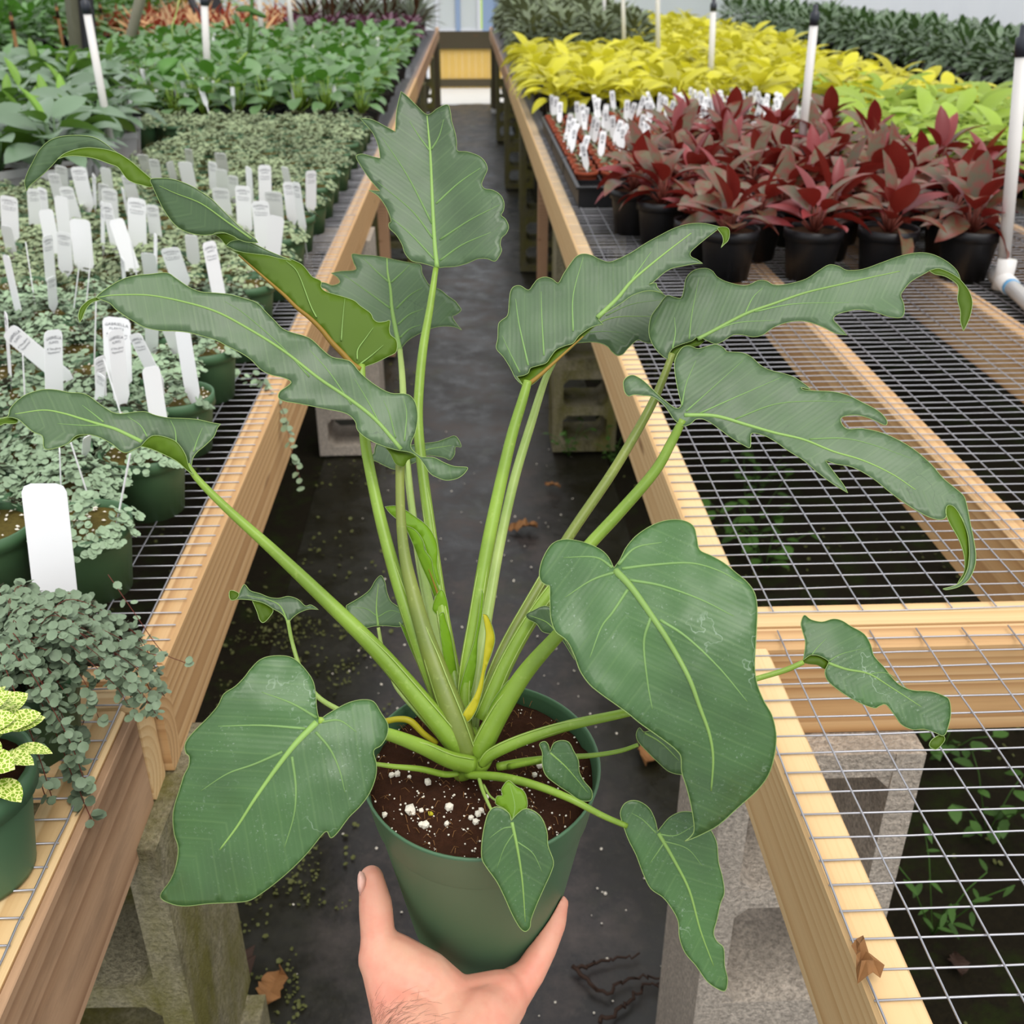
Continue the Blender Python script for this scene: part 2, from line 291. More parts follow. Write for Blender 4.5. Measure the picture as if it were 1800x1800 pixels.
def tube_vf(P, R, n=6, flat=None):
    P = [Vector(p) for p in P]; R = list(R) if hasattr(R, '__len__') else [R]*len(P); V = []; F = []; prev = None
    for i, p in enumerate(P):
        t = (P[min(i+1, len(P)-1)]-P[max(i-1, 0)])
        t = t.normalized() if t.length > 1e-9 else Vector((0, 0, 1))
        if prev is None:
            a = Vector((0, 0, 1)) if abs(t.z) < 0.9 else Vector((1, 0, 0)); u = t.cross(a).normalized()
        else:
            u = prev - t*prev.dot(t); u = u.normalized() if u.length > 1e-6 else t.orthogonal().normalized()
        prev = u; w2 = t.cross(u)
        for k in range(n):
            a = 2*math.pi*k/n; V.append(p + R[i]*(math.cos(a)*u + math.sin(a)*w2))
    for i in range(len(P)-1):
        for k in range(n):
            a = i*n+k; b = i*n+(k+1) % n; F.append((a, b, b+n, a+n))
    F.append(tuple(range(n-1, -1, -1))); m = (len(P)-1)*n; F.append(tuple(range(m, m+n)))
    return V, F
def lathe_vf(prof, n=24, cap=True):
    V = []; F = []
    for r, z in prof:
        for k in range(n): a = 2*math.pi*k/n; V.append((r*math.cos(a), r*math.sin(a), z))
    for i in range(len(prof)-1):
        for k in range(n):
            a = i*n+k; b = i*n+(k+1) % n; F.append((a, b, b+n, a+n))
    if cap: F.append(tuple(range(n-1, -1, -1)))
    return V, F
def catmull(P, sub=4, closed=False, cusp=None):
    P = [np.array(p, float) for p in P]; n = len(P); out = []
    def isc(i):
        if not cusp: return False
        a = P[(i-1) % n]-P[i]; b = P[(i+1) % n]-P[i]; c = a.dot(b)/(np.linalg.norm(a)*np.linalg.norm(b)+1e-9)
        return c > cusp
    for i in range(n if closed else n-1):
        p1, p2 = P[i], P[(i+1) % n]
        p0 = P[(i-1) % n] if (closed or i > 0) else 2*p1-p2
        p3 = P[(i+2) % n] if (closed or i < n-2) else 2*p2-p1
        m1 = (p2-p0)*0.5; m2 = (p3-p1)*0.5; L = np.linalg.norm(p2-p1)
        for m in (m1, m2):
            q = np.linalg.norm(m)
            if q > 1.3*L: m *= 1.3*L/q
        if isc(i): m1 = (p2-p1)*0.8
        if isc((i+1) % n): m2 = (p2-p1)*0.8
        for k in range(sub):
            t = k/sub; t2 = t*t; t3 = t2*t
            out.append((2*t3-3*t2+1)*p1+(t3-2*t2+t)*m1+(-2*t3+3*t2)*p2+(t3-t2)*m2)
    if not closed: out.append(P[-1])
    return out
# ------------------------------------------------------------------ setting: floor, walls
MZ = 0.862; BT = 0.860; BB = 0.740
def grid_plane(x0, x1, y0, y1, nx, ny, zf):
    V = []; F = []
    for j in range(ny+1):
        for i in range(nx+1):
            x = x0+(x1-x0)*i/nx; y = y0+(y1-y0)*j/ny; V.append((x, y, zf(x, y)))
    for j in range(ny):
        for i in range(nx): a = j*(nx+1)+i; F.append((a, a+1, a+nx+2, a+nx+1))
    return V, F
def fz(x, y): return 0.012*noise.noise((x*2.1, y*2.1, 0.3)) + 0.004*noise.noise((x*9, y*9, 2))
V, F = grid_plane(-0.52, 0.46, -0.6, 13.6, 24, 220, lambda x, y: fz(x, y)-0.012)
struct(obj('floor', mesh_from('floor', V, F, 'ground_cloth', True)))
V, F = grid_plane(0.46, 6, -0.6, 17, 50, 120, lambda x, y: fz(x, y)-0.014+0.006*noise.noise((x*4, y*4, 7)))
struct(obj('floor_bench_side', mesh_from('floor_under', V, F, 'ground_moss', True)))
V, F = grid_plane(-9, -0.52, -0.6, 17, 60, 120, lambda x, y: fz(x, y)-0.014+0.006*noise.noise((x*4, y*4, 7)))
struct(obj('floor_bench_side', mesh_from('floor_under', V, F, 'ground_moss', True)))
V, F = grid_plane(-0.52, 0.46, 13.6, 15.3, 4, 6, lambda x, y: -0.008)
struct(obj('floor_doorway', mesh_from('floor_end', V, F, 'light_ground')))
V, F = grid_plane(-30, 30, 17, 60, 4, 4, lambda x, y: 0.35)
struct(obj('ground_outside', mesh_from('ground_outside', V, F, 'grass_far')))
# right film wall: wrinkled sheet leaning in, with hoops
def filmwall(name, xb, sgn):
    V = []; F = []; ny, nz = 160, 18
    for j in range(ny+1):
        for k in range(nz+1):
            y = -1+18.2*j/ny; z = 3.2*k/nz; u = y*1.0+z*0.8
            wr = 0.05*noise.noise((u*5.5, z*0.5, 1.0))+0.09*noise.noise((u*2.2, z*0.3, 5))
            V.append((xb-sgn*0.09*z*z*0.3+wr, y, z))
    for j in range(ny):
        for k in range(nz): a = j*(nz+1)+k; F.append((a, a+1, a+nz+2, a+nz+1))
    return struct(obj(name, mesh_from(name, V, F, 'film', True)))
filmwall('wall_right', 4.55, 1); filmwall('wall_left', -8.2, -1)
# end wall: frame posts, pale panels, doorway
mb = MB(); mb.box(-8.2, -2.2, 16.9, 16.96, 0, 3.2); mb.box(1.15, 4.6, 16.9, 16.96, 0, 3.2)
ew = struct(obj('wall_far', mb.mesh('wall_far', ['film'])))
for x, wd, m in ((-2.2, .10, 'frame_blue'), (-0.75, .06, 'frame_white'), (-0.46, .05, 'frame_white'), (-0.16, .07, 'frame_blue'), (0.16, .05, 'frame_white'), (0.24, .16, 'frame_blue'), (1.1, .1, 'frame_white')):
    mb = MB(); mb.box(x, x+wd, 16.84, 16.9, 0, 3.2); obj('frame_post', mb.mesh('frame_post', [m]), ew)
for z in (0.60, 2.1):
    mb = MB(); mb.box(-2.2, 1.2, 16.85, 16.89, z, z+0.07); obj('frame_rail', mb.mesh('frame_rail', ['frame_white']), ew)
for x0, x1 in ((-2.1, -.75), (-.69, -.46), (-.41, -.16), (-.09, .16), (.4, 1.1)):
    mb = MB(); mb.box(x0, x1, 16.865, 16.875, 0.6, 3.1); obj('pane', mb.mesh('pane', ['frame_blue' if x0 > 0 else 'film']), ew)
# ------------------------------------------------------------------ lumber
def board(name, p0, p1, wd, ht, mat, parent, ch=0.003):
    """p0,p1 = centre line of the top face; local X runs along the board"""
    p0 = Vector(p0); p1 = Vector(p1); L = (p1-p0).length; h = wd/2
    sec = [(-h+ch, 0), (h-ch, 0), (h, -ch), (h, -ht+ch), (h-ch, -ht), (-h+ch, -ht), (-h, -ht+ch), (-h, -ch)]
    n = len(sec); V = [(0, y, z) for y, z in sec]+[(L, y, z) for y, z in sec]
    F = [(i, (i+1) % n, n+(i+1) % n, n+i) for i in range(n)]+[tuple(range(n-1, -1, -1)), tuple(range(n, 2*n))]
    F = [tuple(reversed(f)) for f in F]
    o = obj(name, mesh_from(name, V, F, mat)); x = (p1-p0).normalized(); z = Vector((0, 0, 1)); y = z.cross(x).normalized(); z = x.cross(y)
    R = Matrix((x, y, z)).transposed().to_4x4()
    if parent is not None:
        o.parent = parent; o.matrix_basis = Matrix.Translation(-parent.location) @ Matrix.Translation(p0) @ R
    else: o.matrix_basis = Matrix.Translation(p0) @ R
    return o
HT = 0.12
def bench(name, label, x0, x1, y0, y1, joists, front=None, back=True, mats=('wood_new', 'wood_orange'), dirs=1, xin=None):
    b = thing(name, label, 'bench', ((x0+x1)/2, (y0+y1)/2, 0))
    return b
# right bench, far section
rb = thing('greenhouse_bench', 'pale wooden bench frame right of the aisle, its long far section', 'bench', (1.3, 0.95, 0))
board('beam', (0.289, 0.963, BT), (0.289, 7.2, BT), 0.038, HT, 'wood_new', rb)
board('beam', (0.289, 7.204, BT), (0.289, 13.4, BT), 0.038, HT, 'wood_far', rb)
for x in (0.70, 1.10, 1.52, 1.94): board('joist', (x, 0.964, BT-0.002), (x, 9.0, BT-0.002), 0.038, HT, 'wood_orange', rb)
board('beam', (2.36, 0.963, BT), (2.36, 13.4, BT), 0.038, HT, 'wood_far', rb)
board('cross_board', (0.270, 0.944, BT), (2.38, 0.944, BT), 0.038, HT, 'wood_new', rb)
# right bench, near section
rn = thing('greenhouse_bench', 'fresh yellow pine bench frame at lower right, nearest the camera', 'bench', (1.3, 0.9, 0))
board('beam', (0.289, -0.5, BT), (0.289, 0.880, BT), 0.038, HT, 'wood_new', rn)
board('cross_board', (0.270, 0.900, BT), (2.38, 0.900, BT), 0.038, HT, 'wood_orange', rn)
board('joist', (0.93, -0.5, BT-0.002), (0.93, 0.880, BT-0.002), 0.038, HT, 'wood_new', rn)
kb = MB(); 
# left bench, far and near
lb = thing('greenhouse_bench', 'pale wooden bench frame left of the aisle, its long far section', 'bench', (-1.4, 0.95, 0))
board('beam', (-0.346, 0.880, BT), (-0.346, 3.05, BT), 0.038, HT+.01, 'wood_orange', lb)
board('beam', (-0.346, 3.054, BT), (-0.346, 7.2, BT), 0.038, HT, 'wood_orange', lb)
board('beam', (-0.346, 7.204, BT), (-0.346, 13.4, BT), 0.038, HT, 'wood_far', lb)
for x in (-0.80, -1.25, -1.70, -2.15, -2.6): board('joist', (x, 0.884, BT-0.002), (x, 8, BT-0.002), 0.038, HT, 'wood_orange', lb)
board('cross_board', (-2.62, 0.864, BT), (-0.327, 0.864, BT), 0.032, HT, 'wood_orange', lb)
ln = thing('greenhouse_bench', 'weathered pine bench frame at lower left, under the nerve plant', 'bench', (-1.4, 0.8, 0))
board('beam', (-0.364, -0.5, BT), (-0.364, 0.803, BT), 0.038, HT, 'wood_new', ln)
board('side_board', (-0.3405, -0.5, BT-0.004), (-0.3405, 0.803, BT-0.004), 0.008, HT+.012, 'wood_old', ln, 0.001)
board('cross_board', (-2.62, 0.825, BT), (-0.335, 0.825, BT), 0.040, HT, 'wood_new', ln)
# second benches behind
r2 = thing('greenhouse_bench', 'low wooden bench frame beside the film wall, far right', 'bench', (3.4, 4, 0))
board('beam', (2.66, 2.0, BT), (2.66, 13.4, BT), 0.04, HT, 'wood_far', r2); board('beam', (4.2, 2.0, BT), (4.2, 13.4, BT), 0.04, HT, 'wood_far', r2)
l2 = thing('greenhouse_bench', 'wooden bench frame against the far left wall', 'bench', (-4.5, 4, 0))
board('beam', (-3.1, 3.0, BT), (-3.1, 14, BT), 0.04, HT, 'wood_far', l2); board('beam', (-7.6, 3.0, BT), (-7.6, 14, BT), 0.04, HT, 'wood_far', l2)
for o_, x0, x1 in ((r2, 2.68, 4.18), (l2, -7.58, -3.12)):
    mb = MB(); mb.box(x0-o_.location.x, x1-o_.location.x, -2 if x0 > 0 else -1, 9.2, BT-0.03, BT-0.002); obj('deck', mb.mesh('deck', ['wood_dark']), o_)
# ------------------------------------------------------------------ concrete blocks, two stacked per support
def block_mesh(wd, dp, ht, mat):
    mb = MB(); t = 0.033; h2 = 0.030
    mb.box(0, t, 0, dp, 0, ht); mb.box(wd-t, wd, 0, dp, 0, ht)
    for z0, z1 in ((0, t), (ht/2-h2/2, ht/2+h2/2), (ht-t, ht)): mb.box(t, wd-t, 0.001, dp-0.001, z0, z1)
    q = 0.018                                                 # filled inner corners
    for z0, z1 in ((t, ht/2-h2/2), (ht/2+h2/2, ht-t)):
        for x, sx in ((t, 1), (wd-t, -1)):
            for z, sz in ((z0, 1), (z1, -1)):
                V = [(x, 0.002, z), (x+sx*q, 0.002, z), (x, 0.002, z+sz*q), (x, dp-0.002, z), (x+sx*q, dp-0.002, z), (x, dp-0.002, z+sz*q)]
                mb.add(V, [(0, 1, 2), (5, 4, 3), (0, 3, 4, 1), (1, 4, 5, 2), (2, 5, 3, 0)])
    me = mb.mesh('concrete_block', [mat]); bm = bmesh.new(); bm.from_mesh(me); bmesh.ops.recalc_face_normals(bm, faces=bm.faces); bm.to_mesh(me); bm.free(); return me
BM = {(m, k): block_mesh(0.22, 0.19, (0.30, 0.44)[k], m) for k in (0, 1) for m in ('concrete_clean', 'concrete_moss', 'concrete_far')}
def stack(x, y, mat, where, jit=0.0):
    for k, s in ((0, 'lower'), (1, 'upper')):
        o = obj('concrete_block', BM[(mat, k)], None, (x+(jit if k == 0 else 0), y-(jit if k == 0 else 0), 0.30*k-0.0)); o.rotation_euler[2] = random.uniform(-.03, .03)*(0 if mat == 'concrete_clean' else 1)
        tag(o, '%s hollow concrete block %s' % (s, where), 'concrete block', 'bench supports')
stack(0.268, 0.845, 'concrete_clean', 'in clean grey under the nearest right beam')
stack(-0.538, 0.745, 'concrete_moss', 'green with moss under the nearest left beam', 0.03)
ordn = ('second', 'third', 'fourth', 'fifth', 'sixth')
for k in range(5):
    y = 3.25+2.4*k
    stack(0.272, y, 'concrete_far' if k else 'concrete_moss', 'under the right bench edge, %s stack along' % ordn[k])
    stack(-0.535, y, 'concrete_clean' if k == 0 else 'concrete_far', 'under the left bench edge, %s stack along' % ordn[k])
for x, side in ((0.300, 'right'), (-0.357, 'left')):
    board('wooden_post', (x-0.02, 4.30, BB), (x+0.02, 4.30, BB), 0.07, 0.74, 'wood_far', None)
    o = COL.objects[-1]; tag(o, 'short wooden post under the %s bench edge, between block stacks' % side, 'post')
# ------------------------------------------------------------------ welded wire mesh, 1 x 2 inch
def wire_unit(nseg, amp, seed):
    P = [(i/nseg, 0, amp*noise.noise((i*0.9, seed, 0))) for i in range(nseg+1)]
    V, F = tube_vf(P, 0.00095, 5); return mesh_from('wire', V, F, 'wire_metal', True)
WU = [wire_unit(24, 0.003, s*3.3) for s in range(5)]
def mesh_panel(label, x0, x1, ys, y1w, xs, y0w, far=None):
    t = thing('wire_mesh', label, 'wire mesh', (x0, y0w, MZ)); k = 0
    for y in ys:
        o = obj('wire', WU[k % 5], t); o.location = (0, y-y0w, 0.0); o.scale = (x1-x0, 1, 1); k += 1
    for x in xs:
        o = obj('wire', WU[k % 5], t); o.location = (x-x0, 0, 0.0016); o.rotation_euler = (0, 0, math.pi/2); o.scale = (y1w-y0w, 1, 1); k += 1
    if far:
        mb = MB(); y = far[0]
        while y < far[1]:
            mb.box(0, far[2], y-y0w-.0009, y-y0w+.0009, -.0009, .0009); y += 0.0254
        o = obj('far_wires', mb.mesh('far_wires', ['wire_metal']), t); o['kind'] = 'stuff'
    return t
fr = lambda a, b, s: list(np.arange(a, b, s))
mesh_panel('galvanised wire mesh over the far section of the right bench', 0.274, 2.37, fr(0.945, 4.6, 0.0254), 8.0, fr(0.33, 2.37, 0.0508), 0.945, (4.6, 12.8, 0.5))
mesh_panel('galvanised wire mesh over the near right bench', 0.272, 2.37, fr(-0.2, 0.905, 0.0254), 0.905, fr(0.273, 2.37, 0.0508), -0.2)
mesh_panel('galvanised wire mesh over the far section of the left bench', -2.6, -0.331, fr(0.87, 4.6, 0.0254), 8.0, fr(-2.598, -0.33, 0.0508), 0.87, (4.6, 12.8, 2.26))
mesh_panel('galvanised wire mesh over the near left bench', -1.6, -0.349, fr(0.2, 0.84, 0.0254), 0.84, fr(-1.569, -0.34, 0.0508), 0.2)
# ------------------------------------------------------------------ end of the aisle: yellow slatted gate between two dark boards
g = thing('slatted_gate', 'sunlit yellow slatted wooden gate closing the aisle end', 'gate', (-0.02, 15.35, 0))
n = 11
for k in range(n):
    x = -0.50+1.0*k/n; mb = MB(); mb.box(x, x+0.089, 0, 0.02, -.005, 0.58+random.uniform(-.01, .02)); obj('slat', mb.mesh('slat', ['wood_yellow_sunlit']), g)
for z0, z1 in ((0.50, 0.72), (0.02, 0.12)): mb = MB(); mb.box(-0.55, 0.55, -0.03, -0.002, z0, z1); obj('rail', mb.mesh('rail', ['wood_dark']), g)
for sx in (-1, 1):
    for dx in (0.0, 0.14):
        x = sx*(0.33+dx)-0.02; p = thing('bench_leg', 'dark square leg under the %s bench end, %s of the pair' % ('right' if sx > 0 else 'left', 'outer' if dx else 'inner'), 'bench leg', (x, 12.6, 0))
        mb = MB(); mb.box(-.03, .03, -.03, .03, 0.045, .74); obj('post', mb.mesh('post', ['wood_dark']), p)
        mb = MB(); mb.box(-.045, .045, -.045, .045, 0, .045); obj('foot', mb.mesh('foot', ['pot_white']), p)
# ------------------------------------------------------------------ risers and posts
def vertical_through(bx, by, zb, tx, ty):
    B = on_z(bx, by, zb); lo, hi = 0, 3
    for _ in range(40):
        h = (lo+hi)/2
        if proj(B+Vector((0, 0, h)))[1] > ty: lo = h
        else: hi = h
    T = B+Vector((0, 0, lo)); x = proj(T)[0]; T = T+RT*((tx-x)/FPX*depth_of(T)); return B, T
def riser(label, bx, by, tx, ty, zb, wpx, cap=True, more=0.0, drop=0.10, band=None):
    B, T = vertical_through(bx, by, zb, tx, ty); ax = (T-B).normalized(); r = wpx*0.5*depth_of(B)/FPX
    if more: T = T+ax*more
    b0 = B-ax*((B.z-MZ)/max(ax.z, .2)-0.004); t = thing('sprinkler_riser', label, 'pipe', b0, 0, 'white sprinkler risers')
    L = [b0-b0, T-b0]; mb = MB(); mb.tube(L, r, 14); obj('pipe', mb.mesh('pipe', ['pvc'], True), t)
    if cap:
        a = T-b0; mb = MB(); mb.tube([a-ax*.004, a+ax*.015, a+ax*.032, a+ax*.034, a+ax*.055], [r*1.12, r*1.18, r*1.12, r*.7, r*.6], 12); obj('sprinkler_head', mb.mesh('sprinkler_head', ['black_plastic'], True), t)
    mb = MB(); mb.tube([L[0], L[0]+ax*0.03], r*1.25, 12); obj('collar', mb.mesh('collar', ['pvc'], True), t)
    if band is not None: mb = MB(); mb.tube([L[0]+ax*0.031, L[0]+ax*0.036], r*1.12, 12); obj('primer_band', mb.mesh('primer_band', ['pvc_primer'], True), t)
    return t, b0, r
riser('white sprinkler riser at upper left, nearest of the left row', 195, 252, 153, 22, 0.97, 13)
riser('white sprinkler riser left of the aisle, second of its row', 366, 147, 359, 8, 0.97, 12)
riser('white sprinkler riser left of the aisle, third of its row', 461, 86, 456, 0, 0.98, 9, True, .25)
riser('white sprinkler riser left of the aisle, fourth of its row', 516, 80, 507, 0, 0.98, 8, True, .25)
riser('white sprinkler riser left of the aisle, farthest of its row', 566, 50, 560, 0, 0.98, 7, True, .25)
riser('thick white sprinkler riser at the right edge, rising from a tee', 1763, 478, 1797, 95, MZ+.03, 21, True, 0, .1, 1)
riser('white sprinkler riser among the yellow plants, black head in view', 1407, 275, 1431, 42, 0.95, 14)
riser('white sprinkler riser among the yellow plants, dark blue head at frame top', 1249, 132, 1254, 18, 1.0, 10)
riser('thin white sprinkler riser behind the dark foliage, third from the aisle', 1157, 106, 1156, 0, 1.0, 8, True, .25)
riser('thin white sprinkler riser behind the dark foliage, second from the aisle', 1097, 76, 1095, 0, 1.05, 7, True, .25)
riser('thin white sprinkler riser behind the dark foliage, nearest the aisle', 1062, 56, 1062, 0, 1.05, 6, True, .25)
# supply pipe leaving the tee towards lower right
P0 = on_z(1763, 492, MZ+.022); P1 = on_z(1840, 560, MZ+.022); r = .0165
t = thing('supply_pipe', 'white supply pipe with blue-primed tee joint at the right edge', 'pipe', P0)
mb = MB(); d = (P1-P0).normalized(); mb.tube([d*0.0, d*1.2], r, 14); obj('pipe', mb.mesh('pipe', ['pvc'], True), t)
mb = MB(); mb.tube([-d*0.05, d*0.055], r*1.22, 14); mb.tube([(0, 0, -.02), (0, 0, 0.045)], r*1.22, 14); obj('tee', mb.mesh('tee', ['pvc'], True), t)
mb = MB(); mb.tube([d*0.055, d*0.066], r*1.1, 14); obj('primer_band', mb.mesh('primer_band', ['pvc_primer'], True), t)
def pole(name, label, b, tp, r, mats, zb=0.98, sq=False, ext=0.6):
    B, T = vertical_through(b[0], b[1], zb, tp[0], tp[1]); ax = (T-B).normalized(); T = T+ax*ext; B = B-ax*((B.z)/max(ax.z, .3)-0.0) if not sq or True else B
    t = thing(name, label, 'post', B)
    for k, (m, off, rr) in enumerate(mats):
        mb = MB(); o = RT*off; mb.tube([o, T-B+o], rr, 4 if sq else 10); obj(('post', 'rail')[min(k, 1)], mb.mesh('post', [m], not sq), t)
    return t
pole('roof_post', 'dark metal roof post with weathered wooden facing at upper left', (150, 125), (138, 0), .05, (('metal_post', -.03, .05), ('dark_post', .035, .05)), 0.95, True)
pole('roof_post', 'weathered greenish post at the far left corner', (32, 28), (24, 0), .05, (('metal_post', 0, .07),), 1.05, True)
pole('roof_post', 'dark roof post behind the second riser, left of the bromeliads', (378, 28), (372, 0), .05, (('dark_post', 0, .09),), 1.05, True)
pole('diagonal_brace', 'slanting grey brace pole at upper left', (226, 82), (246, 0), .03, (('metal_post', 0, .035),), 1.0)
pole('diagonal_brace', 'dark slanting brace meeting the second riser', (355, 42), (336, 0), .03, (('dark_post', 0, .035),), 1.0)
for i, (bx, by, tx, ty, lb_) in enumerate(((22, 92, 19, 28, 'leftmost'), (101, 66, 99, 12, 'second from left'), (178, 52, 175, 8, 'rightmost'))):
    B, T = vertical_through(bx, by, 1.02, tx, ty); B = Vector((B.x, B.y, -.01)); t = thing('bamboo_stake', 'brown bamboo stake among the far left plants, %s of three' % lb_, 'stake', B)
    mb = MB(); mb.tube([Vector((0, 0, 0)), T-B], [.012, .012], 8); obj('cane', mb.mesh('cane', ['bamboo'], True), t)
    mb = MB(); mb.tube([(T-B)*.94, (T-B)*1.02], [.016, .008], 8); obj('tip', mb.mesh('tip', ['twig'], True), t)
# ------------------------------------------------------------------ background plants
def prof_oval(t): return max(0.0, math.sin(math.pi*min(1, t**0.85)))**0.75 if 0 < t < 1 else 0.0
def prof_heart(t): return (0.75*(1-t)**0.6*min(1, t*9+0.25)+0.45*math.sin(math.pi*t)) if t < 1 else 0.0
def prof_strap(t): return min(1, t*6+0.45)*(1-t**4)
def leaf_me(name, L, Wd, prof, fold, droop, mat, n=6, twist=0.0):
    V = []; F = []
    for i in range(n+1):
        t = i/n; hw = Wd/2*prof(t); a = droop*t; x = L*(math.sin(a)/droop if abs(droop) > 1e-3 else t); z = -L*(1-math.cos(a))/droop if abs(droop) > 1e-3 else 0
        tw = twist*t
        for s in (-1, 0, 1): V.append((x, s*hw*math.cos(tw), z+abs(s)*fold*hw+s*hw*math.sin(tw)))
    for i in range(n):
        for k in range(2): a = i*3+k; F.append((a, a+3, a+4, a+1))
    return mesh_from(name, V, F, mat, True)
def pot_me(name, r, h, mat, seg=16, soil_mat='peat_small', sq=False):
    prof = [(r*.74, 0), (r*.92, h*.78), (r*.93, h*.80), (r, h*.80), (r, h), (r*.94, h), (r*.92, h*.9)]
    V, F = lathe_vf(prof, 4 if sq else seg)
    if sq: V = [((v[0]-v[1])*.95, (v[0]+v[1])*.95, v[2]) for v in V]
    me = mesh_from(name, V, F, mat, not sq)
    n = 4 if sq else seg; V2 = [(0, 0, h*.92)]+[(r*.93*math.cos(2*math.pi*k/n), r*.93*math.sin(2*math.pi*k/n), h*.9) for k in range(n)]
    if sq: V2 = [((v[0]-v[1])*.95, (v[0]+v[1])*.95, v[2]) for v in V2]
    so = mesh_from(name+'_soil', V2, [(0, 1+k, 1+(k+1) % n) for k in range(n)], soil_mat); return me, so
def orient(az, el, roll=0.0): return Matrix.Rotation(az, 4, 'Z') @ Matrix.Rotation(-el, 4, 'Y') @ Matrix.Rotation(roll, 4, 'X')
class Species:
    def __init__(s, pot, variants): s.pot = pot; s.var = variants
def make_variants(nv, meshes, nl, el, h0, spread, size=(0.8, 1.15), el_j=0.25, stem=None):
    out = []
    for v in range(nv):
        L = []
        k = random.randint(*nl)
        for i in range(k):
            az = i*2.4+random.uniform(-.3, .3)+v; f = (i+0.5)/k; e = el[0]+(el[1]-el[0])*f+random.uniform(-el_j, el_j)
            rr = spread*(1-f*0.7); z = h0[0]+(h0[1]-h0[0])*f
            s = random.uniform(*size)
            L.append((random.randrange(len(meshes)), Matrix.Translation((rr*math.cos(az), rr*math.sin(az), z)) @ orient(az, e, random.uniform(-.5, .5)) @ Matrix.Scale(s, 4)))
        out.append(L)
    return out
def spawn(name, label, cat, group, loc, potsoil, meshes, variant, rz, sc, leafname='leaf', stems=None):
    t = thing(name, label, cat, loc, rz, group, sc)
    if potsoil: obj('pot', potsoil[0], t); obj('soil', potsoil[1], t)
    for mi, mt in variant: obj(leafname, meshes[mi], t, None, mt)
    if stems: obj('stems', stems, t)
    return t
def stems_me(variant, mat, r=0.002, base=(0, 0, 0.05)):
    mb = MB()
    for mi, mt in variant: mb.tube([base, mt.translation], [r*1.3, r], 4)
    return mb.mesh('stems', [mat], True)
def joined(meshes, variant, name):
    """foliage too small in view to pick apart: one mesh"""
    mb = MB()
    for mi, mt in variant:
        me = meshes[mi]; mb.add([mt @ v.co for v in me.vertices], [tuple(p.vertices) for p in me.polygons])
    return mb.mesh(name, [meshes[0].materials[0].name], True)
ORD = ['first', 'second', 'third', 'fourth', 'fifth', 'sixth', 'seventh', 'eighth', 'ninth', 'tenth', 'eleventh', 'twelfth', 'thirteenth', 'fourteenth', 'fifteenth', 'sixteenth', 'seventeenth', 'eighteenth', 'nineteenth', 'twentieth']+['twenty-'+q for q in ('first', 'second', 'third', 'fourth', 'fifth', 'sixth', 'seventh', 'eighth', 'ninth')]+['thirtieth']+['thirty-'+q for q in ('first', 'second', 'third', 'fourth', 'fifth', 'sixth', 'seventh', 'eighth', 'ninth')]+['far']*40
def jit(a): return random.uniform(-a, a)
# ---- yellow philodendrons, right bench
lime = [leaf_me('lime_leaf', random.uniform(.15, .20), random.uniform(.06, .078), prof_oval, .22, random.uniform(.7, 1.5), 'lime_leaf', 6, jit(.4)) for _ in range(5)]
limeg = [leaf_me('limegreen_leaf', random.uniform(.13, .17), random.uniform(.05, .07), prof_oval, .25, random.uniform(.6, 1.3), 'limegreen_leaf', 6, jit(.4)) for _ in range(5)]
potB = pot_me('pot_black', .068, .115, 'pot_black'); potBs = pot_me('pot_black_small', .055, .09, 'pot_black')
limeV = make_variants(8, lime, (11, 14), (-.05, .95), (.11, .17), .05); limegV = make_variants(6, limeg, (12, 15), (-.1, .9), (.11, .17), .05)
limeS = [stems_me(v, 'lime_leaf', .003, (0, 0, .1)) for v in limeV]; limegS = [stems_me(v, 'limegreen_leaf', .003, (0, 0, .1)) for v in limegV]
y = 5.05; cnt = 0
while y < 12.2:
    x = 0.40 if y < 7.6 else 1.50
    while x < 2.3:
        k = random.randrange(8); X, Y = x+jit(.02), y+jit(.02)
        if y < 5.6: lab = 'bright yellow-leaved plant, %s row behind the terracotta trays' % ORD[int((y-5.05)/.19+.5)]
        elif y < 8: lab = 'bright yellow-leaved plant, %s row of the yellow block' % ORD[int((y-5.05)/.19+.5)]
        else: lab = 'bright yellow-leaved plant in the distant rows of the yellow block'
        spawn('yellow_philodendron', lab, 'potted plant', 'yellow plants, right bench', (X, Y, MZ), potB, lime, limeV[k], random.uniform(0, 6.28), random.uniform(.82, .98), 'leaf', limeS[k]); x += .19; cnt += 1
    y += .19 if y < 8 else .26
y = 3.05
while y < 5.0:
    x = 1.42 if y < 4.1 else 1.66
    if y < 3.4: x = 1.55
    while x < 2.3:
        k = random.randrange(6)
        if y > 4.3 and random.random() < .6: me, va, st, nm, lab = lime, limeV[k], limeS[k], 'yellow_philodendron', 'yellow-leaved plant where the yellow block meets the lime green plants'
        else: me, va, st, nm, lab = limeg, limegV[k], limegS[k], 'lime_green_plant', 'lime green bushy plant behind the red-leaved plants, near the right riser'
        spawn(nm, lab, 'potted plant', lab.split(',')[0][:40], (x+jit(.02), y+jit(.02), MZ), potB, me, va, random.uniform(0, 6.28), random.uniform(.85, 1.05), 'leaf', st); x += .17
    y += .17
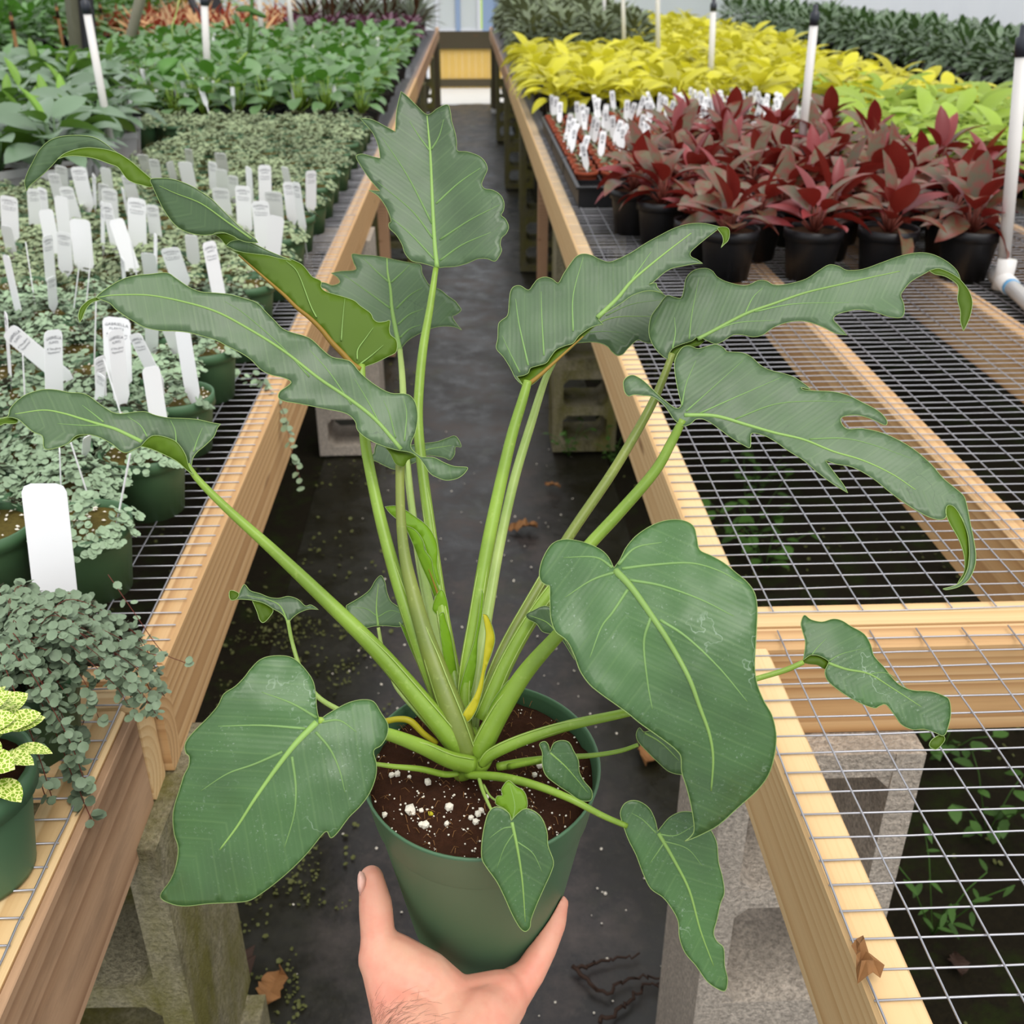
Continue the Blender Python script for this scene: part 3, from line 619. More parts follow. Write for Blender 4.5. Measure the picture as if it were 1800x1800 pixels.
# ---- red-backed plants in black pots
red = [leaf_me('red_leaf', random.uniform(.11, .14), random.uniform(.05, .064), prof_oval, .35, random.uniform(-.2, 1.1), 'red_leaf', 6, jit(.5)) for _ in range(4)]
red += [leaf_me('red_young', random.uniform(.09, .12), random.uniform(.035, .045), prof_oval, .5, random.uniform(.1, .6), 'red_young', 6, jit(.4)) for _ in range(2)]
redV = make_variants(7, red, (14, 17), (-.15, 1.1), (.12, .17), .035, (.75, 1.1), .35)
redS = [stems_me(v, 'stem_red', .0028, (0, 0, .1)) for v in redV]
front = [(on_z(px, 488, MZ), lab) for px, lab in ((1275, 'leftmost'), (1420, 'second from left'), (1548, 'third from left'), (1690, 'rightmost'))]
for k, (p, lab) in enumerate(front):
    spawn('red_leaf_plant', 'red and olive leaved plant in a black pot, front row, %s' % lab, 'potted plant', 'red-leaved plants', (p.x, p.y, MZ), potB, red, redV[k], k*1.3, 1.0, 'leaf', redS[k])
rows = [(2.50, .56, 1.30), (2.65, .48, 1.36), (2.80, .44, 1.40), (2.95, .50, 1.44), (3.10, .62, 1.42), (3.26, .64, 1.36), (3.42, .66, 1.34), (3.58, .70, 1.3), (3.74, .78, 1.3)]
for j, (yy, x0, x1) in enumerate(rows):
    x = x0
    while x < x1:
        k = random.randrange(7)
        spawn('red_leaf_plant', 'red and olive leaved plant, %s row behind the front four pots' % ORD[j], 'potted plant', 'red-leaved plants', (x+jit(.015), yy+jit(.015), MZ), potB, red, redV[k], random.uniform(0, 6.28), random.uniform(.85, 1.05), 'leaf', redS[k]); x += .155
# ---- terracotta pots in black trays with white labels
potT = pot_me('pot_terracotta', .038, .065, 'pot_terracotta', 14)
def tray_me(nx, ny, p, h):
    mb = MB(); W_, D_ = nx*p, ny*p; e = .004
    mb.box(0, W_, 0, D_, 0, .004)
    for i in range(nx+1): mb.box(i*p-e/2, i*p+e/2, 0, D_, 0, h*(1 if i in (0, nx) else .8))
    for j in range(ny+1): mb.box(0, W_, j*p-e/2, j*p+e/2, 0, h*(1 if j in (0, ny) else .8))
    mb.box(-.01, W_+.01, -.01, 0, h-.006, h); mb.box(-.01, W_+.01, D_, D_+.01, h-.006, h); mb.box(-.01, 0, 0, D_, h-.006, h); mb.box(W_, W_+.01, 0, D_, h-.006, h)
    return mb.mesh('nursery_tray', ['pot_black'])
TR = tray_me(3, 6, .085, .06)
tiny = [leaf_me('tiny_leaf', .03, .014, prof_oval, .3, .5, 'grey_leaf', 4) for _ in range(2)]
tinyV = make_variants(4, tiny, (4, 7), (.3, 1.1), (.062, .066), .008)
def stake_label_me(wd, hh, st, mats, lines=0):
    mb = MB(); th = .0004; c = wd*.22
    out = [(-wd/2, -.012), (-wd*.12, -.03), (-.0030, -.034), (-.0015, -st), (.0015, -st), (.0030, -.034), (wd*.12, -.03), (wd/2, -.012), (wd/2, hh-c), (wd/2-c*.3, hh-c*.3), (wd/2-c, hh), (-wd/2+c, hh), (-wd/2+c*.3, hh-c*.3), (-wd/2, hh-c)]
    n = len(out); V = [(x, -th, z) for x, z in out]+[(x, th, z) for x, z in out]
    mb.add(V, [tuple(range(n)), tuple(range(2*n-1, n-1, -1))]+[((i+1) % n, i, n+i, n+(i+1) % n) for i in range(n)])
    return mb.mesh('label_plate', mats)
LT = stake_label_me(.022, .055, .05, ['white_plastic'])
mb = MB()
for z, a in ((.040, .006), (.034, .007), (.028, .0065), (.020, .004), (.016, .004)): mb.box(-a, a, -.0009, -.0006, z, z+.0028)
LTP = mb.mesh('print', ['print_ink'])
for (tx, ty, nn) in ((.325, 3.12, 0), (.325, 3.66, 0), (.325, 4.20, 0), (.61, 3.80, 0), (.61, 4.34, 0), (.89, 3.95, 0), (.89, 4.48, 0), (1.17, 3.98, 0), (1.17, 4.50, 0), (1.44, 4.52, 0)):
    t = tag(obj('nursery_tray', TR, None, (tx, ty, MZ+.001)), 'black square-celled nursery tray carrying terracotta pots by the aisle edge' if tx < .5 else 'black square-celled nursery tray of terracotta pots behind the red plants', 'tray', 'trays of terracotta pots')
    for i in range(3):
        for j in range(6):
            if tx < .5 and ty < 3.2 and j < 2: continue
            px_, py_ = tx+(i+.5)*.085, ty+(j+.5)*.085
            k = random.randrange(4)
            spawn('seedling_pot', 'small terracotta pot with a grey-green seedling in a black tray', 'potted plant', 'terracotta seedling pots', (px_, py_, MZ+.006), potT, tiny, tinyV[k], random.uniform(0, 6), 1.0)
            if random.random() < .62:
                l = thing('plant_label', 'white round-topped plant label in a terracotta seedling pot', 'label', (px_+jit(.012), py_+jit(.015), MZ+.10), jit(.7), 'labels in the terracotta pots')
                l.rotation_euler = (random.uniform(-.5, .1), jit(.35), jit(.8)); obj('plate', LT, l); obj('print', LTP, l)
# ---- dark foliage on right bench, far (joined: leaves only a few pixels)
dark = [leaf_me('dark_leaf', random.uniform(.10, .14), .042, prof_oval, .25, random.uniform(.4, 1.1), 'dark_leaf', 4, jit(.3)) for _ in range(3)]
grey = [leaf_me('grey_leaf', random.uniform(.09, .13), .05, prof_oval, .25, random.uniform(.4, 1.1), 'grey_leaf', 4, jit(.3)) for _ in range(3)]
darkV = make_variants(5, dark, (44, 54), (-.3, 1.2), (.12, .34), .13); greyV = make_variants(4, grey, (50, 60), (-.3, 1.2), (.12, .34), .14)
darkJ = [joined(dark, v, 'foliage') for v in darkV]; greyJ = [joined(grey, v, 'foliage') for v in greyV]
def clump(name, label, group, loc, me, pot, sc):
    t = thing(name, label, 'potted plant', loc, random.uniform(0, 6.28), group, sc); o = obj('foliage', me, t); o['kind'] = 'stuff'
    if pot: obj('pot', pot[0], t); obj('soil', pot[1], t)
    return t
y = 7.9
while y < 13.2:
    x = .48
    while x < 1.42: clump('grey_green_shrub', 'dense grey-green leafy plant beside the aisle beyond the yellow block', 'grey-green plants, far right bench', (x+jit(.03), y+jit(.03), MZ), random.choice(greyJ), potB, random.uniform(.85, 1.0)); x += .24
    y += .28
# ---- second right bench: dark green, leaves as parts on the nearer ones
y = 4.0
while y < 12.4:
    x = 2.86
    while x < 4.1:
        if y < 7 and x < 3.3:
            lab = 'dark green long-leaved plant along the front edge of the far right bench'
        else: lab = 'dark green long-leaved plant in the back rows of the far right bench'
        clump('dark_green_shrub', lab, 'dark green plants, far right bench', (x+jit(.03), y+jit(.03), MZ), random.choice(darkJ), potB, random.uniform(.78, .92) if x < 3.4 else random.uniform(.58, .70)); x += .27
    y += .28
# ---- left bench: broad-leaved plants in white square pots
broad = [leaf_me('broad_leaf', random.uniform(.13, .16), random.uniform(.066, .08), prof_oval, .15, random.uniform(.5, 1.1), 'broad_leaf', 6, jit(.3)) for _ in range(5)]
broad += [leaf_me('young_leaf', .11, .035, prof_oval, .8, .2, 'bright_leaf', 5)]
broadV = make_variants(7, broad[:5], (12, 15), (-.1, .6), (.15, .24), .05, (.8, 1.1))
for v in broadV[:3]: v.append((5, Matrix.Translation((.01, 0, .22)) @ orient(random.uniform(0, 6), 1.2)))
broadS = [stems_me(v, 'tray_leaf', .0025, (0, 0, .1)) for v in broadV]
potW = pot_me('pot_white', .066, .115, 'pot_white', 16, 'peat_small', True)
for j in range(14):
    y = 3.16+.17*j
    x = -1.20-.02*j if j < 7 else -1.44-0.02*j
    while x > -1.75-.19*j:
        k = random.randrange(7)
        lab = 'broad oval-leaved green plant in a white square pot, front row at left' if j < 1 else 'broad oval-leaved green plant, %s row behind the front white pots' % ORD[j-1]
        spawn('broad_leaf_plant', lab, 'potted plant', 'broad-leaved plants, left bench', (x+jit(.02), y+jit(.02), MZ), potW, broad, broadV[k], random.uniform(0, 6.28), random.uniform(.9, 1.1), 'leaf', broadS[k]); x -= .165
# ---- left bench: philodendron seedlings in black trays
trl = [leaf_me('tray_leaf', random.uniform(.07, .09), random.uniform(.045, .06), prof_heart, .15, random.uniform(.4, 1.0), 'tray_leaf', 5, jit(.3)) for _ in range(4)]
trlV = make_variants(6, trl, (8, 11), (-.2, .8), (.10, .21), .05, (.8, 1.1))
trlS = [stems_me(v, 'petiole', .002, (0, 0, .07)) for v in trlV]
potS = pot_me('pot_black_sq', .05, .085, 'pot_black', 16, 'peat_small', True)
LB = stake_label_me(.02, .05, .08, ['white_plastic'])
y = 4.70; j = 0
while y < 9.4:
    x = -.47
    lim = -1.42 if y < 5.6 else -2.5
    while x > lim:
        k = random.randrange(6)
        lab = 'heart-leaved green plant in the black tray, front row behind the pilea' if j == 0 else ('heart-leaved green plant at the aisle edge, %s row of the black trays' % ORD[j] if x > -.6 else 'heart-leaved green plant, %s row of the left black trays, off the aisle' % ORD[j])
        spawn('heart_leaf_plant', lab, 'potted plant', 'heart-leaved plants, left bench', (x+jit(.015), y+jit(.015), MZ), potS, trl, trlV[k], random.uniform(0, 6.28), random.uniform(.9, 1.15), 'leaf', trlS[k])
        if random.random() < (.5 if j < 2 else .2):
            l = thing('plant_label', 'small white label half hidden in the heart-leaved plants', 'label', (x+jit(.04), y-.03, MZ+.14), jit(.6), 'labels in the heart-leaved trays'); l.rotation_euler = (-.2, jit(.3), jit(.8)); obj('plate', LB, l)
        x -= .13 if y < 6 else .17
    y += .14 if y < 6 else .2; j += 1
# ---- far left greens, bromeliads, purple, dark blades, flowers
grn = [leaf_me('green_leaf', random.uniform(.09, .13), .055, prof_oval, .2, random.uniform(.4, 1.1), 'tray_leaf', 4, jit(.3)) for _ in range(3)]
greenJ = [joined(grn, v, 'foliage') for v in make_variants(4, grn, (50, 60), (-.3, 1.2), (.12, .36), .15)]
y = 5.6
while y < 13.5:
    x = -3.25
    while x > -7.4:
        if x > -(2.2+.42*y):
            clump('leafy_shrub', 'leafy mid-green plant on the far left bench under the film wall', 'far left plants', (x+jit(.05), y+jit(.05), MZ), random.choice(greenJ), potB, random.uniform(.95, 1.25))
        x -= .36
    y += .36
brom = [leaf_me('bromeliad_leaf', random.uniform(.22, .30), .035, prof_strap, .4, random.uniform(.2, .9), 'bromeliad_leaf', 6, jit(.3)) for _ in range(4)]
bromV = make_variants(5, brom, (14, 18), (.25, 1.25), (.08, .12), .02, (.8, 1.1))
y = 9.8
while y < 12.6:
    x = -1.75
    while x > -3.6: 
        k = random.randrange(5); spawn('bromeliad', 'red and cream strap-leaved bromeliad in the distant rows left of the aisle', 'potted plant', 'bromeliads', (x+jit(.04), y+jit(.04), MZ), potB, brom, bromV[k], random.uniform(0, 6.28), random.uniform(.9, 1.1)); x -= .27
    y += .36
purp = [leaf_me('purple_leaf', .08, .035, prof_oval, .3, .7, 'purple_leaf', 4) for _ in range(3)]
purpJ = [joined(purp, v, 'foliage') for v in make_variants(4, purp, (26, 32), (-.2, 1.1), (.10, .22), .08)]
blade = [leaf_me('blade_leaf', random.uniform(.2, .28), .03, prof_strap, .3, .6, 'blade_leaf', 4, .2) for _ in range(3)]
bladeJ = [joined(blade, v, 'foliage') for v in make_variants(4, blade, (22, 28), (.3, 1.3), (.10, .16), .03)]
for yy in (9.75, 10.0, 10.25):
    x = -.50
    while x > -1.6: clump('purple_plant', 'dusky purple small-leaved plant in a black pot near the aisle end', 'purple plants', (x+jit(.02), yy, MZ), random.choice(purpJ), potB, 1.0); x -= .17
for yy in (10.6, 10.95, 11.3, 11.7, 12.1):
    x = -.50
    while x > -1.7: clump('blade_leaf_plant', 'dark spiky-leaved plant behind the purple plants near the aisle end', 'spiky plants', (x+jit(.02), yy, MZ), random.choice(bladeJ), potB, 1.15); x -= .24
flw = [leaf_me('flower_leaf', .14, .05, prof_oval, .2, .8, 'flower_leaf', 4) for _ in range(2)]+[leaf_me('flower_leaf', .12, .05, prof_oval, .2, .8, 'bright_leaf', 4)]
flJ = [joined([flw[i]], [(0, m) for _, m in v], 'foliage') for i, v in enumerate(make_variants(3, flw, (40, 46), (-.2, 1.2), (.12, .5), .16))]
for k in range(8):
    p = on_z(random.uniform(255, 345), 30, 1.05); clump('flowering_plant', 'orange and yellow blooming plant far off at upper left', 'far flowering plants', (p.x+jit(.5), 13.2+jit(.5), MZ-.1), random.choice(flJ), potB, 1.1)
# ------------------------------------------------------------------ pilea pots on the left bench
def disc(V, F, c, nrm, r, n=6, cup=0.25):
    nrm = Vector(nrm).normalized(); u = nrm.orthogonal().normalized(); a0 = random.uniform(0, 6.28); w2 = nrm.cross(u); k = len(V)
    V.append(tuple(Vector(c)-nrm*r*cup))
    for i in range(n):
        a = a0+2*math.pi*i/n; rr = r*(1.08 if i == 0 else 1.0); V.append(tuple(Vector(c)+rr*(math.cos(a)*u+math.sin(a)*w2)))
    for i in range(n): F.append((k, k+1+i, k+1+(i+1) % n))
def pilea_foliage(nl, R, H, lr, seg, mat, sparse=0.0, droop=0.0, off=(0, 0)):
    V = []; F = []
    for _ in range(nl):
        a = random.uniform(0, 6.28); q = math.sqrt(random.random()); 
        if sparse and noise.noise((math.cos(a)*q*2.2, math.sin(a)*q*2.2, sparse*9)) < -0.1+0.35*sparse: continue
        rr = R*q*1.06; z = H*(1-q*q)*random.uniform(.35, 1)+0.085 + 0.012*noise.noise((math.cos(a)*q*3, math.sin(a)*q*3, nl)) - droop*max(0, q-.8)
        nr = Vector((math.cos(a)*q*.8+jit(.5), math.sin(a)*q*.8+jit(.5), 1))
        disc(V, F, (rr*math.cos(a)+off[0], rr*math.sin(a)+off[1], z), nr, lr*random.uniform(.75, 1.2), seg)
    return mesh_from('foliage', V, F, mat, True)
potG = pot_me('pot_small_green', .0545, .088, 'pot_small_green', 28, 'mossy_soil')
PF_near = [pilea_foliage(560, .063, .032, .0046, 7, 'pilea_leaf', s, .03) for s in (0, .25, .5, .15, .4)]
PF_far = [pilea_foliage(300, .060, .030, .0050, 6, 'pilea_leaf_far', s, .02) for s in (0, .2, .35, .1, .45, .3)]
def grit_me(n, R, z):
    V = []; F = []
    for _ in range(n):
        a = random.uniform(0, 6.28); q = math.sqrt(random.random())*R; disc(V, F, (q*math.cos(a), q*math.sin(a), z), (jit(.5), jit(.5), 1), random.uniform(.0012, .0028), 5, -.6)
    return mesh_from('grit', V, F, 'perlite')
GR = [grit_me(45, .048, .083) for _ in range(3)]
PIL = []
y = 1.02; j = 0
while y < 4.62:
    x = -.435 - (0.055 if j % 2 else 0)
    lim = -(0.46+.46*y) - .14
    if y > 3.05: lim = max(lim, -1.10-(.0 if y < 4.3 else .2))
    while x > lim:
        X, Y = x+jit(.008), y+jit(.008); nearv = y < 2.0
        pp = proj((X, Y, MZ+.1))
        if pp[0] > -60:
            if y < 1.35: lab = 'trailing grey-green pilea in a green pot, near the loose blank label'
            elif x > -.5: lab = 'small green pot of pilea beside the left beam, %s row back' % ORD[j]
            elif y < 2.6: lab = 'small green pot of pilea among the white labels, %s row back' % ORD[j]
            else: lab = 'small pot of pilea in the dense back rows, %s row back' % ORD[j]
            t = thing('pilea_pot', lab, 'potted plant', (X, Y, MZ+.001), random.uniform(0, 6.28), 'pilea pots on the left bench')
            obj('pot', potG[0], t); obj('soil', potG[1], t)
            o = obj('foliage', random.choice(PF_near if nearv else PF_far), t); o['kind'] = 'stuff'
            if y < 2.4: o = obj('grit', random.choice(GR), t); o['kind'] = 'stuff'
            PIL.append((X, Y))
        x -= .112
    y += .100; j += 1
# big trailing pilea at the left edge, strands hanging over the beam
def strand(P, leaves, stems, lr=.0046, step=.0065, seg=8, lead=0.0):
    Q = catmull(P, 8); 
    stems.tube([Vector(q) for q in Q], .00042, 4)
    acc = 0
    for i in range(1, len(Q)):
        d = np.linalg.norm(Q[i]-Q[i-1]); acc += d
        while acc > step:
            acc -= step
            for s in (-1, 1):
                off = Vector((jit(1), jit(1), jit(.5))).normalized()*lr*random.uniform(.8, 1.5)
                disc(leaves[0], leaves[1], Vector(Q[i])+off, (off.x*70+jit(.6), off.y*70-0.25+jit(.6), .9), lr*random.uniform(.7, 1.15), seg)
c0 = on_z(16, 1200, MZ+.07)
root = thing('trailing_pilea', 'large mound of grey-green pilea spilling over the bench at left', 'potted plant', (c0.x, c0.y, MZ+.001))
V, F = lathe_vf([(.048, 0), (.060, .07), (.065, .072), (.065, .09), (.060, .09)], 24); obj('pot', mesh_from('pot', V, F, 'pot_small_green', True), root)
L = ([], []); S = MB()
for _ in range(235):
    a = random.uniform(0, 6.28); r1 = random.uniform(.03, .11); ex = 1.12 if math.cos(a) > -.2 else 1.0
    P = [(0.02*math.cos(a), .02*math.sin(a), .085), (r1*.6*math.cos(a), r1*.6*math.sin(a), .125+jit(.012)), (r1*ex*math.cos(a), r1*math.sin(a), .105-r1*.35+jit(.02))]
    if r1 > .075: P.append((r1*1.12*ex*math.cos(a), r1*1.1*math.sin(a), max(.012, .05+jit(.03))))
    strand(P, L, S, .0047, .0080)
obj('foliage', mesh_from('foliage', L[0], L[1], 'pilea_leaf', True), root)['kind'] = 'stuff'; obj('stems', S.mesh('stems', ['stem_red'], True), root)
def hang(pts, label, **kw):
    """a single trailing shoot through pixel points with given depth"""
    P = [at(*p) for p in pts]; t = thing('trailing_shoot', label, 'plant shoot', P[0]); L = ([], []); S = MB(); strand([tuple(p-P[0]) for p in P], L, S, **kw)
    obj('leaves', mesh_from('leaves', L[0], L[1], 'pilea_leaf', True), t)['kind'] = 'stuff'; obj('stem', S.mesh('stem', ['stem_red'], True), t)
hang([(150, 1260, .93), (128, 1330, .90), (140, 1390, .885), (165, 1450, .875)], 'leafy pilea shoot hanging down over the near left beam', lr=.0056, step=.006)
hang([(180, 1180, .95), (225, 1215, .93), (238, 1260, .92)], 'short pilea shoot curling over the splice of the left beams', lr=.005, step=.006)
hang([(190, 1010, 1.03), (238, 1080, 1.0), (285, 1145, .99), (325, 1165, .985)], 'thin bare pilea shoot reaching past the left beam', lr=.0042, step=.022)
hang([(440, 655, 1.80), (478, 690, 1.74), (500, 730, 1.72), (512, 790, 1.70), (530, 850, 1.68)], 'pilea shoot dangling into the aisle below the second left leaf', lr=.0062, step=.018)
hang([(395, 640, 1.82), (430, 665, 1.80), (470, 685, 1.76)], 'pilea shoot lying across the left beam', lr=.006, step=.012)
# ------------------------------------------------------------------ white plant labels
def text_me(lines, name):
    mb = MB()
    for s, size, z, bend in lines:
        cu = bpy.data.curves.new('t', 'FONT'); cu.body = s; cu.size = size; cu.align_x = 'CENTER'; cu.resolution_u = 1
        o = bpy.data.objects.new('t', cu); COL.objects.link(o); dg = bpy.context.evaluated_depsgraph_get(); me = o.evaluated_get(dg).to_mesh()
        mb.add([(v.co.x, -.0007, z+v.co.y-bend*v.co.x*v.co.x) for v in me.vertices], [tuple(p.vertices) for p in me.polygons])
        o.evaluated_get(dg).to_mesh_clear(); bpy.data.objects.remove(o); bpy.data.curves.remove(cu)
    return mb.mesh(name, ['print_ink'])
LW, LH = .030, .070
LP = stake_label_me(LW, LH, .075, ['white_plastic'])
PRINT = text_me([('GABRIELLA', .0052, .0595, 12), ('PLANTS', .0045, .0540, 12), ('4" Pilea glauca', .0040, .0465, 0), ('"Aquamarine"', .0040, .0420, 0)], 'print')
STICK = mesh_from('stick', *tube_vf([(0, 0, -.06), (0, 0, LH)], .0011, 4), 'white_plastic')
def place_label(tx, ty, bx, by, wpx, kind, big=False, zb=.115):
    B = on_z(bx, by, MZ+zb); dB = depth_of(B); T = at(tx, ty, dB*.985-.006)
    ax = (T-B); Lz = ax.length; ax.normalize(); x = ax.cross(-FW)*-1; x = (RT-ax*RT.dot(ax)).normalized(); yv = ax.cross(x)
    wd = wpx/FPX*dB; real = max(wd, LW*Lz/LH*.86) if kind != 'e' else wd
    ang = math.acos(max(.12, min(1, wd/real)))*random.choice((-1, 1)); R = Matrix.Rotation(ang, 3, ax); x = R @ x; yv = R @ yv
    R4 = Matrix((x, yv, ax)).transposed().to_4x4()
    where = 'in the back rows under the curled leaf' if by < 345 else ('in the middle rows left of the curled leaf' if by < 420 and bx < 230 else ('near the aisle beam at right of the labels' if bx > 330 else ('just above the long second left leaf' if by < 520 else ('below the second left leaf' if by < 700 else 'around the lowest left leaf'))))
    n = {'p': 'white plant label printed in grey, '+where, 'b': 'blank back of a white plant label, '+where, 'e': 'thin white label stake seen edge-on, '+where}[kind]
    t = thing('plant_label', n, 'label', B, 0, {'p': 'printed labels in the pilea', 'b': 'blank-side labels in the pilea', 'e': 'edge-on label stakes in the pilea'}[kind])
    sx = real/LW; sz = Lz/LH; t.matrix_basis = Matrix.Translation(B) @ R4
    S = Matrix.Diagonal((sx, 1, sz, 1))
    if kind == 'e': obj('stick', STICK, t, None, Matrix.Diagonal((1, 1, sz, 1)))
    else:
        obj('plate', LP, t, None, S)
        if kind == 'p': obj('print', PRINT, t, None, S)
    return t
LABS = []
def lz(ox, oy, s, items):
    for a, b, c, d, w2, k in items: LABS.append((ox+a/s, oy+b/s, ox+c/s, oy+d/s, w2/s, k))
lz(0, 230, 6, [(90,690,110,1050,180,'p'),(60,1000,110,1220,110,'b'),(350,610,370,930,110,'p'),(440,600,470,900,110,'p'),(640,370,660,570,120,'p'),(560,450,620,690,120,'p'),(690,590,780,900,150,'p'),(640,690,680,1060,140,'b'),(820,380,900,720,160,'p'),(480,830,560,1250,110,'b'),(670,1070,690,1400,150,'p'),(840,930,880,1350,210,'b'),(990,460,1000,720,60,'p'),(1110,390,1140,600,110,'b'),(1090,560,1095,760,110,'p'),(1150,610,1170,900,160,'p'),(1080,750,1085,1150,80,'p'),(1120,760,1210,1170,130,'p'),(1220,930,1370,1380,110,'b'),(1340,470,1400,690,130,'p'),(1440,710,1450,1120,190,'p'),(1290,600,1350,880,60,'b'),(1600,780,1640,1080,130,'p'),(1500,250,1540,390,110,'p'),(1620,300,1650,490,110,'p'),(1560,1290,1590,1500,150,'b'),(1640,1090,1640,1480,70,'b'),(60,1310,170,1800,130,'b'),(270,1170,350,1700,15,'e'),(500,1100,530,1500,50,'p'),(840,1380,790,1790,15,'e'),(970,1220,920,1720,15,'e'),(1380,1160,1440,1520,15,'e'),(1290,1340,1310,1570,60,'p'),(540,1540,560,1800,60,'p')])
lz(20, 220, 4.5, [(1400,190,1410,290,60,'p'),(1250,290,1280,410,50,'b'),(1370,290,1410,470,110,'b'),(1650,220,1670,340,90,'p'),(1590,290,1600,470,70,'p'),(1660,350,1670,500,90,'b'),(1750,400,1760,560,80,'p'),(1650,500,1680,690,130,'p'),(1250,970,1330,1200,150,'p'),(1560,920,1630,1280,75,'p'),(1420,870,1440,1040,100,'b')])
lz(0, 0, 3, [(1310,880,1320,1030,40,'b'),(1395,870,1400,1060,60,'p'),(1500,880,1520,980,40,'b'),(1280,980,1290,1170,80,'p'),(1370,1060,1390,1250,90,'p'),(1440,1010,1450,1130,90,'p'),(1520,960,1540,1120,60,'p'),(1560,960,1590,1160,50,'p'),(1640,900,1640,1060,50,'p'),(1460,1140,1440,1320,80,'b')])
lz(0, 480, 4.5, [(920,350,935,770,215,'p'),(1060,480,1220,800,120,'p'),(1190,740,1250,1130,100,'b'),(1440,440,1510,870,140,'b'),(1320,430,1390,600,90,'b'),(1200,430,1200,580,100,'b'),(60,450,440,770,165,'p'),(420,450,430,910,75,'p'),(45,310,75,740,85,'p'),(790,660,800,960,45,'p'),(800,800,785,1000,80,'p'),(910,450,955,900,70,'p'),(820,680,950,1100,15,'e'),(180,640,195,950,15,'e'),(760,220,750,570,15,'e'),(470,1380,480,1640,45,'b'),(560,1340,650,1620,15,'e'),(1030,1430,960,1790,15,'e'),(690,1290,680,1400,50,'b')])
for a in LABS: place_label(*a)
t = place_label(76, 850, 94, 1012, 78, 'b', zb=.10); t['label'] = 'large blank white label standing loose at left, above the trailing pilea'
# ------------------------------------------------------------------ nerve plant at lower left
P = on_z(-78, 1612, MZ); R_ = .060
t = thing('nerve_plant', 'yellow-veined nerve plant in a green pot at the lower left corner', 'potted plant', (P.x, P.y+.045, MZ+.001))
V, F = lathe_vf([(.042, 0), (.0425, .004), (.054, .078), (.0545, .08), (.060, .08), (.061, .102), (.057, .102), (.055, .09)], 32); obj('pot', mesh_from('pot', V, F, 'pot_green', True), t)
V = [(0, 0, .09)]+[(.0555*math.cos(2*math.pi*k/24), .0555*math.sin(2*math.pi*k/24), .09) for k in range(24)]; obj('soil', mesh_from('soil', V, [(0, 1+k, 1+(k+1) % 24) for k in range(24)], 'peat'), t)
nl = [leaf_me('nerve_leaf', .027, .020, prof_oval, .12, .5, 'nerve_leaf', 7), leaf_me('nerve_leaf', .022, .017, prof_oval, .12, .3, 'nerve_leaf', 7)]
mb = MB()
for i_ in range(34):
    az = i_*2.4; f_ = i_/34; el = .1+.7*(1-f_)*random.random(); r0 = .012+.042*f_; z0 = .155-.04*f_+jit(.008); k = i_ % 2
    obj('leaf', nl[k], t, None, Matrix.Translation((r0*math.cos(az), r0*math.sin(az), z0)) @ orient(az, el, jit(.3)) @ Matrix.Scale(1.1, 4)); mb.tube([(0, 0, .09), (r0*math.cos(az), r0*math.sin(az), z0)], .0013, 5)
for az, r0, z0, el in ((-.75, .040, .118, .0), (-.45, .050, .112, -.1), (-.15, .046, .122, .1), (.15, .050, .116, .0), (.5, .046, .124, .2), (.85, .044, .130, .3), (-.3, .030, .134, .3), (.2, .030, .138, .4), (.65, .030, .142, .5), (-1.1, .040, .122, .1), (1.2, .040, .132, .3)):
    obj('leaf', nl[0], t, None, Matrix.Translation((r0*math.cos(az), r0*math.sin(az), z0)) @ orient(az, el, jit(.3)) @ Matrix.Scale(1.05, 4)); mb.tube([(0, 0, .09), (r0*math.cos(az), r0*math.sin(az), z0)], .0011, 5)
obj('stems', mb.mesh('stems', ['petiole_pale'], True), t)
# ------------------------------------------------------------------ tall vine at upper left
base = on_z(352, 172, MZ+.12); D = depth_of(base); base0 = Vector((base.x, base.y, MZ))
t = thing('tall_vine', 'tall thin green vine with forked stem rising above the left bench', 'plant', base0)
def vp(px, py, d=0): return at(px, py, D+d)-base0
mb = MB(); mb.tube([Vector((0, 0, .0)), vp(352, 172), vp(375, 150), vp(410, 118), vp(437, 90)], [.006, .006, .005, .005, .005], 8)
mb.tube([vp(352, 172), vp(335, 145), vp(318, 112)], [.004, .004, .003], 8); obj('stem', mb.mesh('stem', ['petiole'], True), t)
mb = MB(); mb.tube([vp(438, 92), vp(441, 50), vp(443, 0), vp(445, -60)], [.011, .010, .009, .009], 8); obj('main_stem', mb.mesh('main_stem', ['weed_leaf'], True), t)
mb = MB(); mb.tube([vp(304, 70, .1), vp(302, 48, .1), vp(312, 15, .1), vp(318, -20, .1)], .003, 6); obj('tendril', mb.mesh('tendril', ['petiole_pale'], True), t)
def pxleaf(parent, outl, dd, mat, name='leaf'):
    Q = catmull(outl, 4, True, .3); n = len(Q); V = []; F = []; c = np.mean(Q, 0)
    V.append(vp(c[0], c[1], dd-.02))
    for q in Q: V.append(vp(q[0], q[1], dd))
    F = [(0, 1+i, 1+(i+1) % n) for i in range(n)]; o = obj(name, mesh_from(name, V, F, mat, True), parent); s = o.modifiers.new('s', 'SOLIDIFY'); s.thickness = .002; return o
pxleaf(t, [(313, 103), (290, 102), (275, 112), (270, 140), (270, 164), (280, 148), (295, 130), (310, 115)], 0, 'vine_leaf')
pxleaf(t, [(413, 18), (420, 12), (435, 10), (452, 18), (468, 28), (466, 32), (450, 27), (435, 20), (420, 20)], 0, 'weed_leaf')
pxleaf(t, [(412, 20), (414, 42), (422, 58), (428, 66), (427, 50), (420, 32)], .02, 'vine_leaf')
